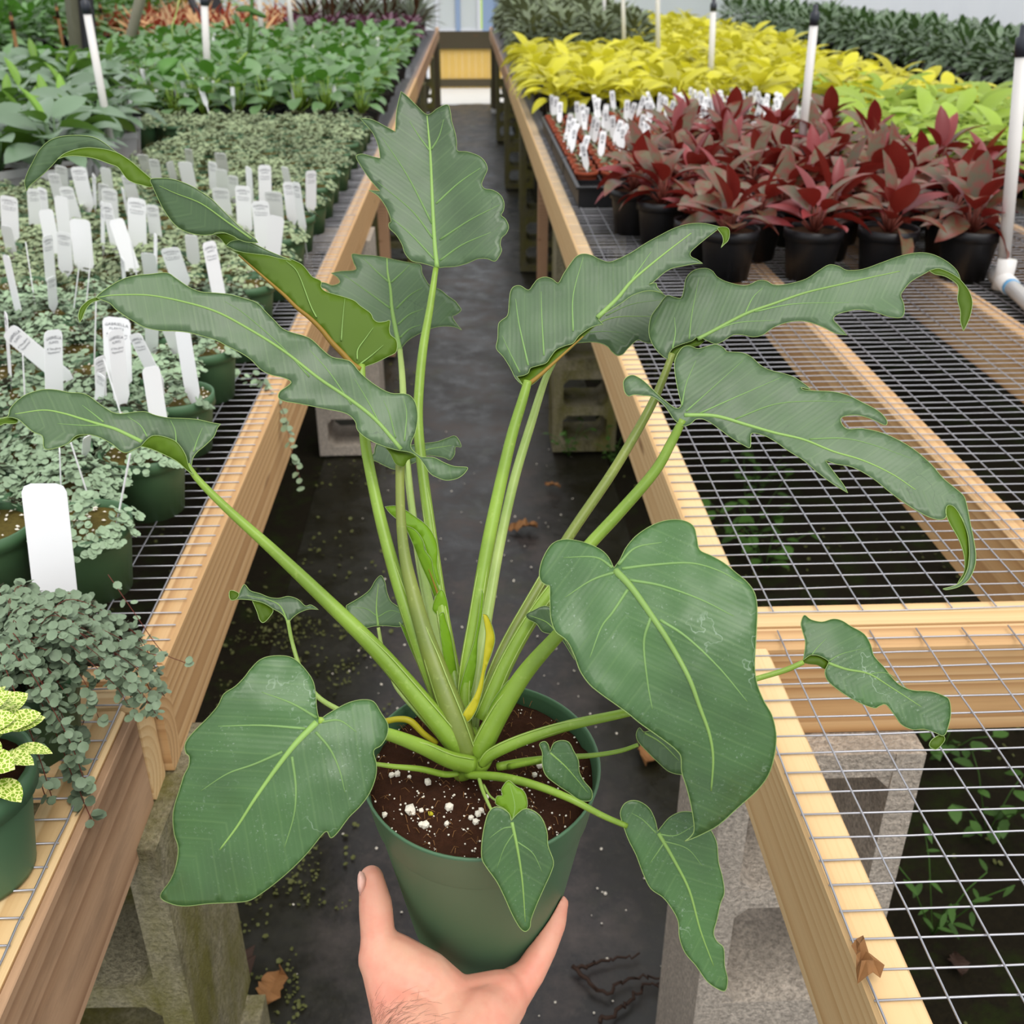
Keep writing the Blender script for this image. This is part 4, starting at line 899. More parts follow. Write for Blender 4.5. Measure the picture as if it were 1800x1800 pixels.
# ------------------------------------------------------------------ floor debris
V = []; F = []
for _ in range(420):
    x = random.uniform(-.36, .34); y2 = .25+random.random()**1.3*3.2
    if random.random() < .5: x, y2 = .18+random.gauss(0, .1), .55+random.gauss(0, .3)
    disc(V, F, (x, y2, fz(x, y2)-.009), (jit(.5), jit(.5), 1), random.uniform(.0012, .0034), 5, -.7)
o = obj('spilled_perlite', mesh_from('spilled_perlite', V, F, 'perlite')); tag(o, 'white perlite grains scattered over the wet aisle floor', 'perlite', None, 'stuff')
def drop_leaf(label, px, py, size, z=0.0, mat='dead_leaf', rz=None):
    p = on_z(px, py, z); V = []; F = []; n = 10; rz = random.uniform(0, 6) if rz is None else rz
    for i in range(n+1):
        tt = i/n; hw = size*.32*prof_oval(tt)*(1+jit(.25))
        for s in (-1, 0, 1): V.append((tt*size, s*hw, .004+abs(s)*size*.10*(1+jit(.9))+size*.14*math.sin(tt*5)*(.5+.5*s)))
    for i in range(n):
        for k in range(2): a = i*3+k; F.append((a, a+3, a+4, a+1))
    o = obj('dry_leaf', mesh_from('dry_leaf', V, F, mat), None, (p.x, p.y, z)); o.rotation_euler[2] = rz; m = o.modifiers.new('s', 'SOLIDIFY'); m.thickness = .0008; m.offset = 1
    return tag(o, label, 'leaf')
drop_leaf('orange dry leaf on the aisle floor at the bottom left', 468, 1770, .07, 0.0, 'dead_leaf', 1.4)
drop_leaf('dark crumpled dry leaf beside the mossy block stack', 430, 1735, .12, 0.0, 'twig', 2.2)
drop_leaf('small dry leaf in the middle of the aisle, right of the tall stalks', 945, 930, .09, 0.0)
drop_leaf('tiny dry leaf in the aisle, beyond the other fallen ones', 985, 860, .06, 0.0)
drop_leaf('tan dry leaf on the floor behind the big right leaf', 1135, 1350, .09, 0.0, 'dead_leaf', 1.2)
drop_leaf('reddish dry leaf under the near right mesh, lower right', 1690, 1720, .05, 0.0, 'twig')
# curled dead leaf lying on the right beam
p = on_z(1512, 1695, MZ+.002); V = []; F = []; bm_ = [(0, -24), (14, -30), (18, -12), (30, 18), (22, 26), (8, 24), (-6, 34), (-22, 36), (-18, 20), (-12, 2), (-10, -18)]
k_ = depth_of(p)/FPX; n = len(bm_)
V.append((0, 0, .004))
for i, (a, b) in enumerate(bm_): V.append((a*k_, -b*k_*1.3, .002+.010*random.random()))
for i, (a, b) in enumerate(bm_): V.append((a*k_*.5, -b*k_*.65, .006+.012*random.random()))
F = [(0, 1+n+i, 1+n+(i+1) % n) for i in range(n)]+[(1+n+i, 1+i, 1+(i+1) % n, 1+n+(i+1) % n) for i in range(n)]
o = obj('dry_leaf', mesh_from('dry_leaf', V, F, 'dead_leaf'), None, p); m = o.modifiers.new('s', 'SOLIDIFY'); m.thickness = .0006; tag(o, 'curled brown dry leaf lying on the near right beam', 'leaf')
# thin dark roots on the floor
for i, pts in enumerate((((1010, 1700), (1060, 1745), (1110, 1720), (1165, 1718)), ((1050, 1800), (1100, 1765), (1130, 1735), (1170, 1730)), ((1015, 1700), (1060, 1690), (1120, 1680)))):
    P = [on_z(a, b, .003) for a, b in pts]; Q = catmull([tuple(q-P[0]) for q in P], 8); Q = [q+np.array((jit(.006), jit(.006), 0)) for q in Q]; mb = MB(); mb.tube(Q, [.004*(1-.6*k/len(Q)) for k in range(len(Q))], 5)
    o = obj('fallen_root', mb.mesh('fallen_root', ['twig'], True), None, P[0]); tag(o, 'thin dark root lying on the floor right of the hand, %s of three' % ('longest', 'lowest', 'uppermost')[i], 'root')
# weeds under the right bench
wl = [leaf_me('weed_leaf', .022, .014, prof_oval, .1, .5, 'weed_leaf', 4) for _ in range(2)]; fl = [leaf_me('fern_leaf', .02, .006, prof_oval, .1, .4, 'weed_leaf', 4)]
def weed(label, px, py, sc, n=16, me=wl, h=.12):
    p = on_z(px, py, 0); t = thing('weed', label, 'weed', (p.x, p.y, -.005), random.uniform(0, 6)); mb = MB()
    for s in range(5):
        a = s*1.3; e = Vector((math.cos(a)*.06*sc, math.sin(a)*.06*sc, h*sc*random.uniform(.5, 1))); mb.tube([(0, 0, 0), e*.6+Vector((0, 0, .02)), e], .0012, 4)
        for q in range(n//4): f = (q+1)/(n//4); obj('leaf', random.choice(me), t, None, Matrix.Translation(e*f) @ orient(random.uniform(0, 6.28), jit(.4)) @ Matrix.Scale(sc*random.uniform(.8, 1.3), 4))
    obj('stem', mb.mesh('stem', ['weed_leaf'], True), t)
for k, a in enumerate((('green weed under the near right mesh, beside the block top', 1650, 1330, 1.5), ('green weed under the near right mesh, level with the block core', 1735, 1465, 1.5), ('feathery green weed under the near right mesh, below the block', 1640, 1640, 1.6), ('green weed growing under the far section, behind the big right leaf', 1330, 870, 1.6), ('bushy green weed under the far section of the right bench', 1310, 960, 2.2), ('low green weed beneath the cross boards of the right bench', 1345, 1000, 1.8), ('pale weed in shade under the far section, right of the long leaf', 1700, 1010, 1.2), ('small weed at the foot of the second right block stack', 1000, 800, 1.2), ('weed in the aisle beside the second right block stack', 1075, 810, 1.0))):
    weed(*a, me=fl if 'feathery' in a[0] else wl)
# low creeping green on the dark ground below both benches
V = []; F = []
for _ in range(2600):
    x = random.uniform(-1.1, -.38) if random.random() < .55 else random.uniform(.5, 1.6); y2 = random.uniform(.3, 4.2)
    if noise.noise((x*3, y2*3, 4)) < .05: continue
    if x < 0 and random.random() < .5: x = random.uniform(-.50, -.22)
    disc(V, F, (x, y2, fz(x, y2)-.006), (jit(.6), jit(.6), 1), random.uniform(.003, .007), 5)
for _ in range(5200):
    x = random.uniform(-.62, -.20); y2 = random.uniform(.55, 2.3)
    if noise.noise((x*7, y2*7, 4))+.5*noise.noise((x*23, y2*23, 1)) < .06+max(0, (x+.36)*1.6): continue
    disc(V, F, (x, y2, fz(x, y2)-.008), (jit(.6), jit(.6), 1), random.uniform(.0018, .0042), 5)
o = obj('creeping_weed', mesh_from('creeping_weed', V, F, 'olive_weed')); tag(o, 'tiny creeping green leaves sprinkled over the dark ground under the benches', 'weed', None, 'stuff')
# ------------------------------------------------------------------ the held plant: pot, soil, petioles, leaves
RIM = at(846, 1341, .682); HZ = Vector((-math.sin(YAW), -math.cos(YAW), 0)); TL = math.radians(4.0)
PUP = (Vector((0, 0, 1))*math.cos(TL)+HZ*math.sin(TL)).normalized(); PX = RT.copy(); PY = PUP.cross(PX).normalized(); PX = PY.cross(PUP)
PH = .160; PR = .0795; PBOT = RIM-PUP*PH; PROT = Matrix((PX, PY, PUP)).transposed().to_4x4()
plant = thing('potted_philodendron', 'large lobed-leaf philodendron in a green pot, held up in the aisle', 'potted plant', PBOT)
prof = [(.050, 0), (.0525, .003), (.0535, .008), (.0715, .122), (.0722, .124), (.0738, .127), (.0785, .157), (PR, .160), (.0787, .1606), (.0775, .160), (.0765, .156), (.0745, .146)]
V, F = lathe_vf(prof, 72); obj('pot', mesh_from('pot', V, F, 'pot_green', True), plant, None, PROT)
V = [(0, 0, .1525)]; F = []; NR, NS = 14, 48
for i in range(1, NR+1):
    for k in range(NS):
        a = 2*math.pi*k/NS; r = .0752*i/NR; x, y = r*math.cos(a), r*math.sin(a); V.append((x, y, .151+.004*noise.noise((x*60, y*60, 3))+.0022*noise.noise((x*190, y*190, 5))-(.004 if i == NR else 0)))
F = [(0, 1+k, 1+(k+1) % NS) for k in range(NS)]+[(1+i*NS+k, 1+(i+1)*NS+k, 1+(i+1)*NS+(k+1) % NS, 1+i*NS+(k+1) % NS) for i in range(NR-1) for k in range(NS)]
obj('soil', mesh_from('soil', V, F, 'peat', True), plant, None, PROT)
def pebble(r, seed):
    bm = bmesh.new(); bmesh.ops.create_icosphere(bm, subdivisions=1, radius=r)
    for v in bm.verts: v.co *= 1+.35*noise.noise(v.co*(1.3/r)+Vector((seed, 0, 0)))
    V = [tuple(v.co) for v in bm.verts]; F = [tuple(x.index for x in f.verts) for f in bm.faces]; bm.free(); return V, F
mb = MB()
for k in range(420):
    a = random.uniform(0, 6.28); r = .073*math.sqrt(random.random()); x, y = r*math.cos(a), r*math.sin(a)
    if y > .0 and random.random() < .55: continue
    s = random.choice((.0003, .0004, .0006, .0008)) if random.random() < .96 else random.uniform(.0013, .002)
    V, F = pebble(s, k); mb.add([(v[0]+x, v[1]+y, v[2]*.8+.152+.003*noise.noise((x*60, y*60, 3))) for v in V], F)
o = obj('perlite', mb.mesh('perlite', ['perlite']), plant, None, PROT); o['kind'] = 'stuff'
mb = MB()
for k in range(260):
    a = random.uniform(0, 6.28); r = .073*math.sqrt(random.random()); x, y = r*math.cos(a), r*math.sin(a); d = Vector((jit(1), jit(1), .4)).normalized()*random.uniform(.003, .008)
    mb.tube([(x, y, .151), (x+d.x*.5, y+d.y*.5, .1525+d.z*.6), (x+d.x, y+d.y, .1515)], .00022, 3)
o = obj('soil_fibres', mb.mesh('soil_fibres', ['dead_leaf']), plant, None, PROT); o['kind'] = 'stuff'
PL = plant.location.copy()
def rel(p): return p-PL
for i, (px, py, r, m) in enumerate(((722, 1424, .0040, 'perlite'), (747, 1450, .0030, 'perlite'), (789, 1418, .0030, 'perlite'), (752, 1374, .0026, 'perlite'), (698, 1360, .0024, 'perlite'), (688, 1362, .0022, 'perlite'), (840, 1430, .0026, 'perlite'), (836, 1444, .0024, 'perlite'), (846, 1424, .0022, 'perlite'), (828, 1437, .0020, 'perlite'), (757, 1431, .0020, 'philo_yellow'), (676, 1432, .0020, 'perlite'), (948, 1345, .0026, 'perlite'), (940, 1362, .0020, 'perlite'), (785, 1448, .0022, 'perlite'), (740, 1449, .0022, 'perlite'))):
    V, F = pebble(r, i*2.1); q = FW+(px-900)/FPX*RT+(900-py)/FPX*UPV; s = ((RIM-PUP*.0075)-CO).dot(PUP)/q.dot(PUP); obj('perlite_chunk', mesh_from('perlite_chunk', V, F, m), plant, rel(CO+q*s))
# ---- petioles
def petiole(pts, mat='petiole', name='petiole', sub=6, n=10, groove=False):
    """pts: (px, py, depth, width px)"""
    Q = catmull(pts, sub); P = [rel(at(q[0], q[1], q[2])) for q in Q]; R = [q[3]*.5*q[2]/FPX for q in Q]
    V, F = tube_vf(P, [float(r) for r in R], n); o = obj(name, mesh_from(name, V, F, mat, True), plant)
    if name == 'petiole' and max(q[3] for q in pts) > 21:                    # pale wing edges of the sheathing base
        for sg in (-1, 1):
            S = Q[int(len(Q)*.45):]; m_ = len(S); E = []; Re = []
            for j in range(m_):
                d = S[min(j+1, m_-1)][:2]-S[max(j-1, 0)][:2]; d = d/(np.linalg.norm(d)+1e-9); nx_, ny_ = -d[1], d[0]; g = min(1, j/(m_*.35))
                h = S[j][3]*.5*(.80*g if sg > 0 else .62*g); E.append(rel(at(S[j][0]+sg*nx_*h, S[j][1]+sg*ny_*h, S[j][2]-S[j][3]*.5*S[j][2]/FPX*(.60 if sg > 0 else .78)))); Re.append(.00045*(.3+.7*g))
            Vt, Ft = tube_vf(E, Re, 5); obj('sheath_edge', mesh_from('sheath_edge', Vt, Ft, 'petiole_pale', True), o)
    return o
petiole([(766, 472, .83, 10), (756, 540, .822, 13), (744, 610, .81, 16), (737, 680, .80, 17), (735, 745, .79, 18), (743, 830, .775, 19), (755, 920, .76, 20), (775, 1060, .735, 22), (798, 1190, .712, 26), (818, 1290, .697, 30)])
petiole([(703, 615, .93, 9), (707, 660, .92, 11), (710, 720, .905, 12), (717, 830, .87, 13), (728, 920, .845, 13), (745, 1030, .80, 15), (775, 1150, .75, 18), (812, 1280, .70, 24)], 'petiole_pale')
petiole([(716, 800, .86, 8), (722, 870, .84, 10), (735, 960, .81, 12), (760, 1080, .77, 16), (800, 1240, .71, 22)], 'petiole_pale')
petiole([(635, 642, .735, 14), (636, 700, .728, 16), (641, 770, .722, 18), (651, 830, .715, 19), (672, 925, .705, 21), (700, 1025, .698, 24), (738, 1135, .69, 30), (775, 1225, .685, 36), (812, 1310, .684, 40)])
petiole([(704, 800, .700, 17), (703, 850, .698, 16), (706, 930, .695, 18), (716, 1000, .692, 22), (742, 1100, .686, 30), (772, 1190, .68, 40), (800, 1265, .677, 48), (822, 1325, .680, 46)], 'petiole_olive')
petiole([(329, 816, .655, 9), (350, 845, .657, 12), (400, 895, .660, 15), (480, 967, .664, 20), (570, 1052, .668, 25), (660, 1140, .670, 30), (740, 1232, .672, 36), (796, 1300, .676, 40), (824, 1340, .686, 34)])
petiole([(928, 670, .73, 15), (918, 705, .728, 18), (900, 765, .724, 20), (880, 850, .718, 22), (857, 960, .71, 24), (836, 1080, .70, 24), (818, 1190, .695, 26), (815, 1280, .692, 30)])
petiole([(975, 635, .81, 8), (958, 668, .805, 12), (935, 740, .795, 15), (905, 840, .78, 17), (880, 950, .76, 18), (860, 1060, .74, 20), (840, 1180, .715, 24), (828, 1280, .70, 28)], 'petiole_pale')
petiole([(1181, 622, .76, 12), (1168, 660, .758, 14), (1140, 722, .755, 16), (1078, 828, .745, 18), (1002, 940, .735, 19), (942, 1040, .722, 20), (885, 1145, .708, 24), (845, 1250, .695, 30)], 'petiole_olive')
petiole([(1200, 738, .715, 14), (1180, 778, .716, 17), (1150, 830, .715, 19), (1085, 905, .712, 21), (1030, 965, .708, 22), (952, 1062, .70, 25), (893, 1160, .692, 28), (848, 1265, .687, 34)])
petiole([(1083, 1003, .60, 14), (1040, 1050, .632, 20), (985, 1112, .652, 24), (925, 1180, .664, 30), (880, 1250, .671, 36), (848, 1310, .677, 40), (832, 1345, .686, 34)])
petiole([(560, 1266, .607, 12), (610, 1275, .625, 18), (680, 1290, .640, 22), (740, 1312, .654, 26), (790, 1335, .664, 30), (830, 1345, .672, 34)])
petiole([(1412, 1164, .655, 9), (1380, 1178, .655, 10), (1330, 1193, .655, 10), (1230, 1222, .655, 13), (1100, 1253, .656, 16), (1000, 1275, .659, 19), (920, 1300, .663, 22), (865, 1325, .668, 22), (846, 1345, .672, 16)])
petiole([(506, 1090, .70, 7), (514, 1130, .70, 7), (530, 1180, .696, 8), (556, 1222, .69, 9), (600, 1250, .685, 10), (680, 1285, .680, 10), (760, 1325, .680, 12)], 'petiole_pale')
petiole([(665, 1103, .735, 6), (672, 1140, .735, 7), (686, 1180, .73, 8), (702, 1215, .722, 9), (770, 1290, .70, 12)], 'petiole_pale')
petiole([(640, 1340, .645, 7), (690, 1347, .652, 9), (740, 1352, .660, 11), (780, 1361, .668, 12), (806, 1360, .672, 10)])
petiole([(1122, 1309, .655, 7), (1090, 1320, .656, 8), (1040, 1328, .658, 9), (980, 1332, .661, 12), (920, 1340, .667, 16), (875, 1348, .672, 16)])
petiole([(970, 1330, .64, 6), (940, 1338, .65, 9), (895, 1348, .667, 12)])
petiole([(866, 1428, .612, 5), (858, 1412, .628, 6), (848, 1388, .648, 7), (842, 1368, .664, 7)], 'petiole_pale')
petiole([(880, 1412, .635, 4), (862, 1400, .645, 4), (850, 1380, .658, 5)], 'petiole_pale')
petiole([(1102, 1452, .624, 10), (1060, 1434, .622, 11), (1000, 1403, .622, 13), (940, 1380, .635, 15), (880, 1366, .655, 16), (820, 1362, .670, 14)])
petiole([(678, 1268, .672, 11), (700, 1264, .672, 11), (722, 1268, .672, 12), (745, 1290, .674, 11), (768, 1306, .678, 9)], 'philo_yellow', 'aerial_root')
for q in ([(838, 1350, .676, 30), (850, 1342, .674, 26), (862, 1325, .676, 18)], [(806, 1364, .684, 26), (820, 1347, .680, 42), (828, 1318, .684, 44), (832, 1280, .692, 16)]): petiole(q, 'petiole', 'crown', 5, 14)
# ---- leaf blades traced as outlines, each on its own curved surface
def make_leaf(regions, base, tip, d0, au=0, av=0, cu=0, cv=0, fold=0, wav=2.5, veins=(), topmat='philo_top', sp=11, mw=8, name='leaf', seed=0, brown=False, ruf=0.0):
    base = np.array(base, float); tip = np.array(tip, float); ax = tip-base; L = np.linalg.norm(ax); ax /= L; nn = np.array((-ax[1], ax[0]))
    def dep(p, o):
        g = dict(au=au, av=av, cu=cu, cv=cv, fold=fold, d0=d0, off=0); g.update(o)
        q = np.array(p)-base; U = q.dot(ax); Vv = q.dot(nn); k = g['d0']/FPX
        return g['d0']+g['off']+k*(g['au']*U+g['av']*Vv+g['cu']*U*U/L+g['cv']*Vv*Vv/L+g['fold']*(math.sqrt(Vv*Vv+64)-8)
               + wav*noise.noise((p[0]*.016, p[1]*.016, seed*3.1))*2 + ruf*math.sin(U*.09+(1 if Vv > 0 else 2))*abs(Vv)/L*8)
    lf = obj(name, None, plant) if False else None
    VV = []; FF = []; MI = []; EM = MB(); UVA = []
    for outl, mi, o in regions:
        B = catmull(outl, 4, True, .35); n = len(B); B = [tuple(b) for b in B]
        xs = [b[0] for b in B]; ys = [b[1] for b in B]; pts = list(B)
        Bn = np.array(B); Bm = np.roll(Bn, -1, 0)
        gx = np.arange(min(xs), max(xs), sp); gy = np.arange(min(ys), max(ys), sp)
        for j, y in enumerate(gy):
            cr = ((Bn[:, 1] > y) != (Bm[:, 1] > y)); xi = (Bm[cr, 0]-Bn[cr, 0])*(y-Bn[cr, 1])/(Bm[cr, 1]-Bn[cr, 1])+Bn[cr, 0]
            for x in gx:
                x2 = x+(sp/2 if j % 2 else 0)
                if (xi > x2).sum() % 2 and np.min((Bn[:, 0]-x2)**2+(Bn[:, 1]-y)**2) > (sp*.55)**2: pts.append((x2, y))
        res = delaunay_2d_cdt([Vector(p) for p in pts], [(i, (i+1) % n) for i in range(n)], [], 1, 1e-4)
        vs, fs = res[0], res[2]; k = len(VV)
        for v in vs:
            VV.append(rel(at(v.x, v.y, dep((v.x, v.y), o)))); q = np.array((v.x, v.y))-base; UVA.extend((q.dot(ax)*d0/FPX, q.dot(nn)*d0/FPX, 0))
        for f in fs:
            a, b, c = (vs[i] for i in f[:3]); s = (b.x-a.x)*(c.y-a.y)-(b.y-a.y)*(c.x-a.x)
            f = tuple(i+k for i in f); FF.append(f if s < 0 else tuple(reversed(f))); MI.append(mi)
        if not o.get('noedge'):
            E = [rel(at(b[0], b[1], dep(b, o)-.0001)) for b in B]; EM.tube(E+[E[0]], .00024, 4)
    me = mesh_from(name, VV, FF, [topmat, 'philo_under', topmat, 'philo_edge', 'philo_edge', 'philo_young', 'philo_young'], True, MI)
    me.attributes.new('leafuv', 'FLOAT_VECTOR', 'POINT').data.foreach_set('vector', UVA)
    bm = bmesh.new(); bm.from_mesh(me); bmesh.ops.remove_doubles(bm, verts=bm.verts, dist=2e-5); bm.to_mesh(me); bm.free()
    me.polygons.foreach_set('use_smooth', [True]*len(me.polygons))
    lf = obj(name, me, plant); m = lf.modifiers.new('thick', 'SOLIDIFY'); m.thickness = .0006; m.offset = -1; m.material_offset = 1; m.material_offset_rim = 3
    if EM.V: obj('leaf_margin', EM.mesh('leaf_margin', ['philo_edge'], True), lf)
    for i, v in enumerate(veins):
        o = {}
        if isinstance(v, dict): o = v['o']; w0 = v['w']; mat = v.get('mat', 'philo_vein'); v = v['p']
        else: w0 = mw if i == 0 else max(2.6, mw*.44); mat = 'philo_vein' if i == 0 else 'philo_side_vein'
        Q = catmull(v, 6); n = len(Q); k = d0/FPX
        R = [max(.28, .5*w0*(1-.78*j/(n-1)))*k for j in range(n)]
        P = [rel(at(q[0], q[1], dep(q, o)+R[j]*.25)) for j, q in enumerate(Q)]; Vt, Ft = tube_vf(P, R, 6)
        obj('midrib' if i == 0 else 'side_vein', mesh_from('vein', Vt, Ft, mat, True), lf)
    return lf
def Z(ox, oy, s, pts): return [(ox+x/s, oy+y/s) for x, y in pts]
zA = lambda p: Z(600, 0, 3, p); zC1 = lambda p: Z(20, 220, 4.5, p); zC2 = lambda p: Z(380, 420, 3.913, p); zE = lambda p: Z(0, 650, 4.5, p); zF = lambda p: Z(860, 370, 4, p)
zH = lambda p: Z(1120, 420, 2.903, p); zJ = lambda p: Z(930, 890, 3, p); zK = lambda p: Z(260, 1000, 3, p); zQ = lambda p: Z(1060, 1060, 2.572, p); zO = lambda p: Z(620, 860, 3, p); zT = lambda p: Z(600, 1200, 3, p)
UN = dict
# A: top centre, facing the camera
make_leaf([(zA([(505,1412),(470,1400),(420,1387),(370,1375),(335,1335),(320,1290),(290,1240),(255,1205),(250,1180),(262,1165),(240,1100),(195,1035),(145,1003),(205,1008),(150,945),(100,870),(78,825),(110,812),(160,825),(205,835),(195,770),(165,700),(100,625),(160,630),(230,665),(285,695),(290,600),(300,540),(315,482),(350,510),(400,560),(455,605),(510,570),(560,552),(575,590),(582,640),(600,700),(608,750),(612,795),(660,800),(720,820),(755,850),(770,890),(755,930),(740,970),(755,995),(800,1003),(840,1030),(858,1070),(855,1110),(843,1135),(865,1155),(882,1195),(870,1230),(845,1255),(838,1290),(845,1320),(830,1355),(808,1378),(770,1365),(720,1365),(660,1390),(600,1405),(545,1408)]), 0, {})],
  zA([(505,1412)])[0], zA([(455,605)])[0], .83, au=.25, cu=-.1, fold=-.22, wav=3, seed=1, mw=10,
  veins=[zA([(505,1412),(492,1280),(480,1050),(470,820),(460,700),(452,612)]), zA([(478,1180),(350,930),(215,725)]), zA([(485,1260),(370,1110),(190,960)]), zA([(492,1370),(370,1240),(265,1150)]), zA([(500,1075),(620,965),(735,885)]), zA([(520,1265),(680,1160),(835,1080)]), zA([(520,1375),(640,1290),(790,1225)]), zA([(470,800),(410,720),(360,640)]), zA([(475,790),(515,720),(540,630)])])
# B: behind it
make_leaf([(zC2([(1262,768),(1230,700),(1150,660),(1060,600),(960,520),(850,440),(760,350),(720,330),(722,300),(760,305),(800,320),(850,300),(835,265),(790,235),(860,222),(960,212),(945,160),(935,105),(1000,110),(1080,115),(1170,130),(1260,150),(1340,165),(1405,178),(1415,230),(1440,280),(1470,320),(1540,350),(1590,390),(1640,425),(1665,455),(1685,490),(1650,520),(1625,535),(1650,580),(1690,628),(1640,605),(1560,600),(1480,615),(1400,650),(1330,690),(1290,730)]), 0, {})],
  zC2([(1265,768)])[0], zC2([(1175,135)])[0], .935, au=.3, fold=-.15, seed=2, mw=10,
  veins=[zC2([(1265,770),(1235,620),(1210,480),(1200,350),(1180,230),(1175,135)]), zC2([(1250,590),(1330,520),(1430,480)]), zC2([(1240,480),(1330,390),(1420,335)]), zC2([(1265,680),(1330,620),(1410,590)]), zC2([(1200,480),(1050,370),(880,250)]), zC2([(1190,300),(1100,220),(1010,130)]), zC2([(1205,300),(1270,240),(1330,180)])])
# C: long twisted leaf at upper left
make_leaf([
  (zC1([(120,520),(105,450),(130,370),(170,290),(220,200),(290,130),(370,95),(460,82),(560,82),(650,95),(720,130),(800,190),(860,235),(780,215),(700,205),(600,200),(500,212),(430,235),(370,268),(330,310),(260,380),(190,440),(140,485)]), 0, UN(d0=.735, av=-.5, au=0)),
  (zC1([(365,268),(420,225),(500,195),(600,178),(700,185),(780,200),(860,230),(950,290),(1030,360),(1100,420),(1130,460),(1100,490),(1040,475),(980,460),(920,430),(880,380),(840,330),(760,300),(680,270),(600,252),(500,242),(430,248)]), 1, UN(d0=.722, av=.3, au=0)),
  (zC1([(1100,430),(1180,420),(1260,425),(1350,450),(1440,490),(1520,540),(1590,590),(1660,660),(1740,740),(1830,825),(1930,900),(1950,930),(1860,925),(1790,900),(1760,880),(1680,850),(1620,852),(1590,865),(1500,870),(1400,850),(1320,810),(1260,750),(1200,660),(1160,580),(1120,490)]), 0, UN(d0=.725, av=-.45, au=-.05, cv=.4)),
  ([(377,412),(395,410),(413,415),(432,423),(412,430),(399,432),(388,420)], 1, UN(d0=.7245)),
  ([(397,432),(407,424),(428,422),(450,430),(472,441),(496,451),(512,458),(490,454),(470,449),(445,446),(420,442)], 0, UN(d0=.7225, av=-.3)),
  (zC2([(70,55),(120,82),(220,92),(330,105),(430,118),(500,135),(580,170),(620,210),(660,260),(720,290),(720,330),(750,360),(810,380),(880,400),(950,425),(990,460),(1060,510),(1080,550),(1110,572),(1160,570),(1195,562),(1190,620),(1200,660),(1235,690),(1245,730),(1235,780),(1180,810),(1100,850),(1020,880),(990,900),(940,860),(880,790),(800,710),(730,620),(650,540),(560,470),(480,390),(400,320),(320,250),(240,180),(160,110),(110,80)]), 1, UN(d0=.735, au=-.05, av=.4, cv=-.2))],
  (635, 645), (398, 432), .73, wav=1.5, seed=3,
  veins=[dict(p=zC2([(990,900),(935,862),(875,795),(795,712),(725,625),(645,545),(555,473),(475,393),(395,322),(315,252),(235,182),(155,112)]), w=12, mat='vein_brown', o=UN(d0=.733, au=-.05, av=.4, cv=-.2)),
         dict(p=zC2([(970,830),(975,760),(1030,680),(1080,610)]), w=3, o=UN(d0=.734, au=-.05, av=.4, cv=-.2)), dict(p=zC2([(990,860),(1070,800),(1150,730)]), w=3, o=UN(d0=.734, au=-.05, av=.4, cv=-.2)),
         dict(p=zC2([(860,700),(870,560),(885,410)]), w=3, o=UN(d0=.734, au=-.05, av=.4, cv=-.2)), dict(p=zC2([(690,540),(650,460),(560,230),(480,150)]), w=3, o=UN(d0=.734, au=-.05, av=.4, cv=-.2)),
         dict(p=zC1([(1900,900),(1700,760),(1500,620),(1300,540),(1170,480)]), w=4, o=UN(d0=.7245, av=-.45, au=-.05, cv=.4))])
# D: long leaf at mid left
Dtop = [(169,523),(176,515.6),(198,500),(220,489),(242,484),(264,482),(293,479.6),(309,489),(331,504),(353,513),(380,515),(405.6,518),(431,525),(451.6,532.4),(467,548),(482,563),(497.6,578.4),(518,586),(533,590),(548.7,597.6),(569,616.8),(584.4,628),(605,632),(617.7,637),(635.6,657.7),(661,678),(686.7,691),(709.7,692),(722.5,697),(731,711),(734,734),(730,760),(722.5,778),(724,790),(740,803)]+zC2([(1430,1500),(1500,1505),(1570,1540),(1640,1565),(1720,1570),(1730,1580),(1700,1620),(1650,1650),(1580,1660),(1520,1640),(1470,1610),(1430,1550),(1390,1500)])+[(720,795),(697,791),(676.5,785),(658.6,778),(640.7,767.6),(628,755),(625,742),(615,730.5),(600,724),(574,719),(548.7,714),(523,709),(500,705),(489.4,698.6),(492.4,688),(502.7,680.7),(511.6,673),(508,668),(495,663),(477,659),(459,650),(441,632),(421,619),(400.4,609),(380,598),(353,590),(331,584.4),(309,582),(282,581),(255.6,575.6),(238,566.7),(220,555.6),(204,544),(193,533),(181,528)]
make_leaf([(Dtop, 0, {}), (zC1([(540,1560),(530,1510),(545,1450),(580,1410),(620,1380),(670,1366),(700,1380),(640,1402),(600,1440),(575,1490),(560,1530)]), 1, UN(off=.001)),
  (zC2([(1120,1405),(1230,1445),(1330,1462),(1375,1500),(1320,1520),(1290,1565),(1235,1545),(1200,1480),(1160,1430)]), 1, UN(off=.004, noedge=1))],
  (703, 797), (172, 523), .690, au=-.13, av=.42, cv=-.3, fold=-.1, wav=3, seed=4,
  veins=[[(705,790),(660,738),(612,700),(560,665),(500,618),(440,580),(380,548),(320,530),(260,519),(200,519),(172,523)], zC2([(1295,1390),(1310,1200),(1290,1100)]), zC2([(1235,1370),(1190,1200),(1150,1110)]), zC2([(1120,1260),(1040,1110),(950,960)]), zC2([(930,1140),(780,920),(640,760)]), zC2([(640,950),(450,740),(200,520),(60,430)])])
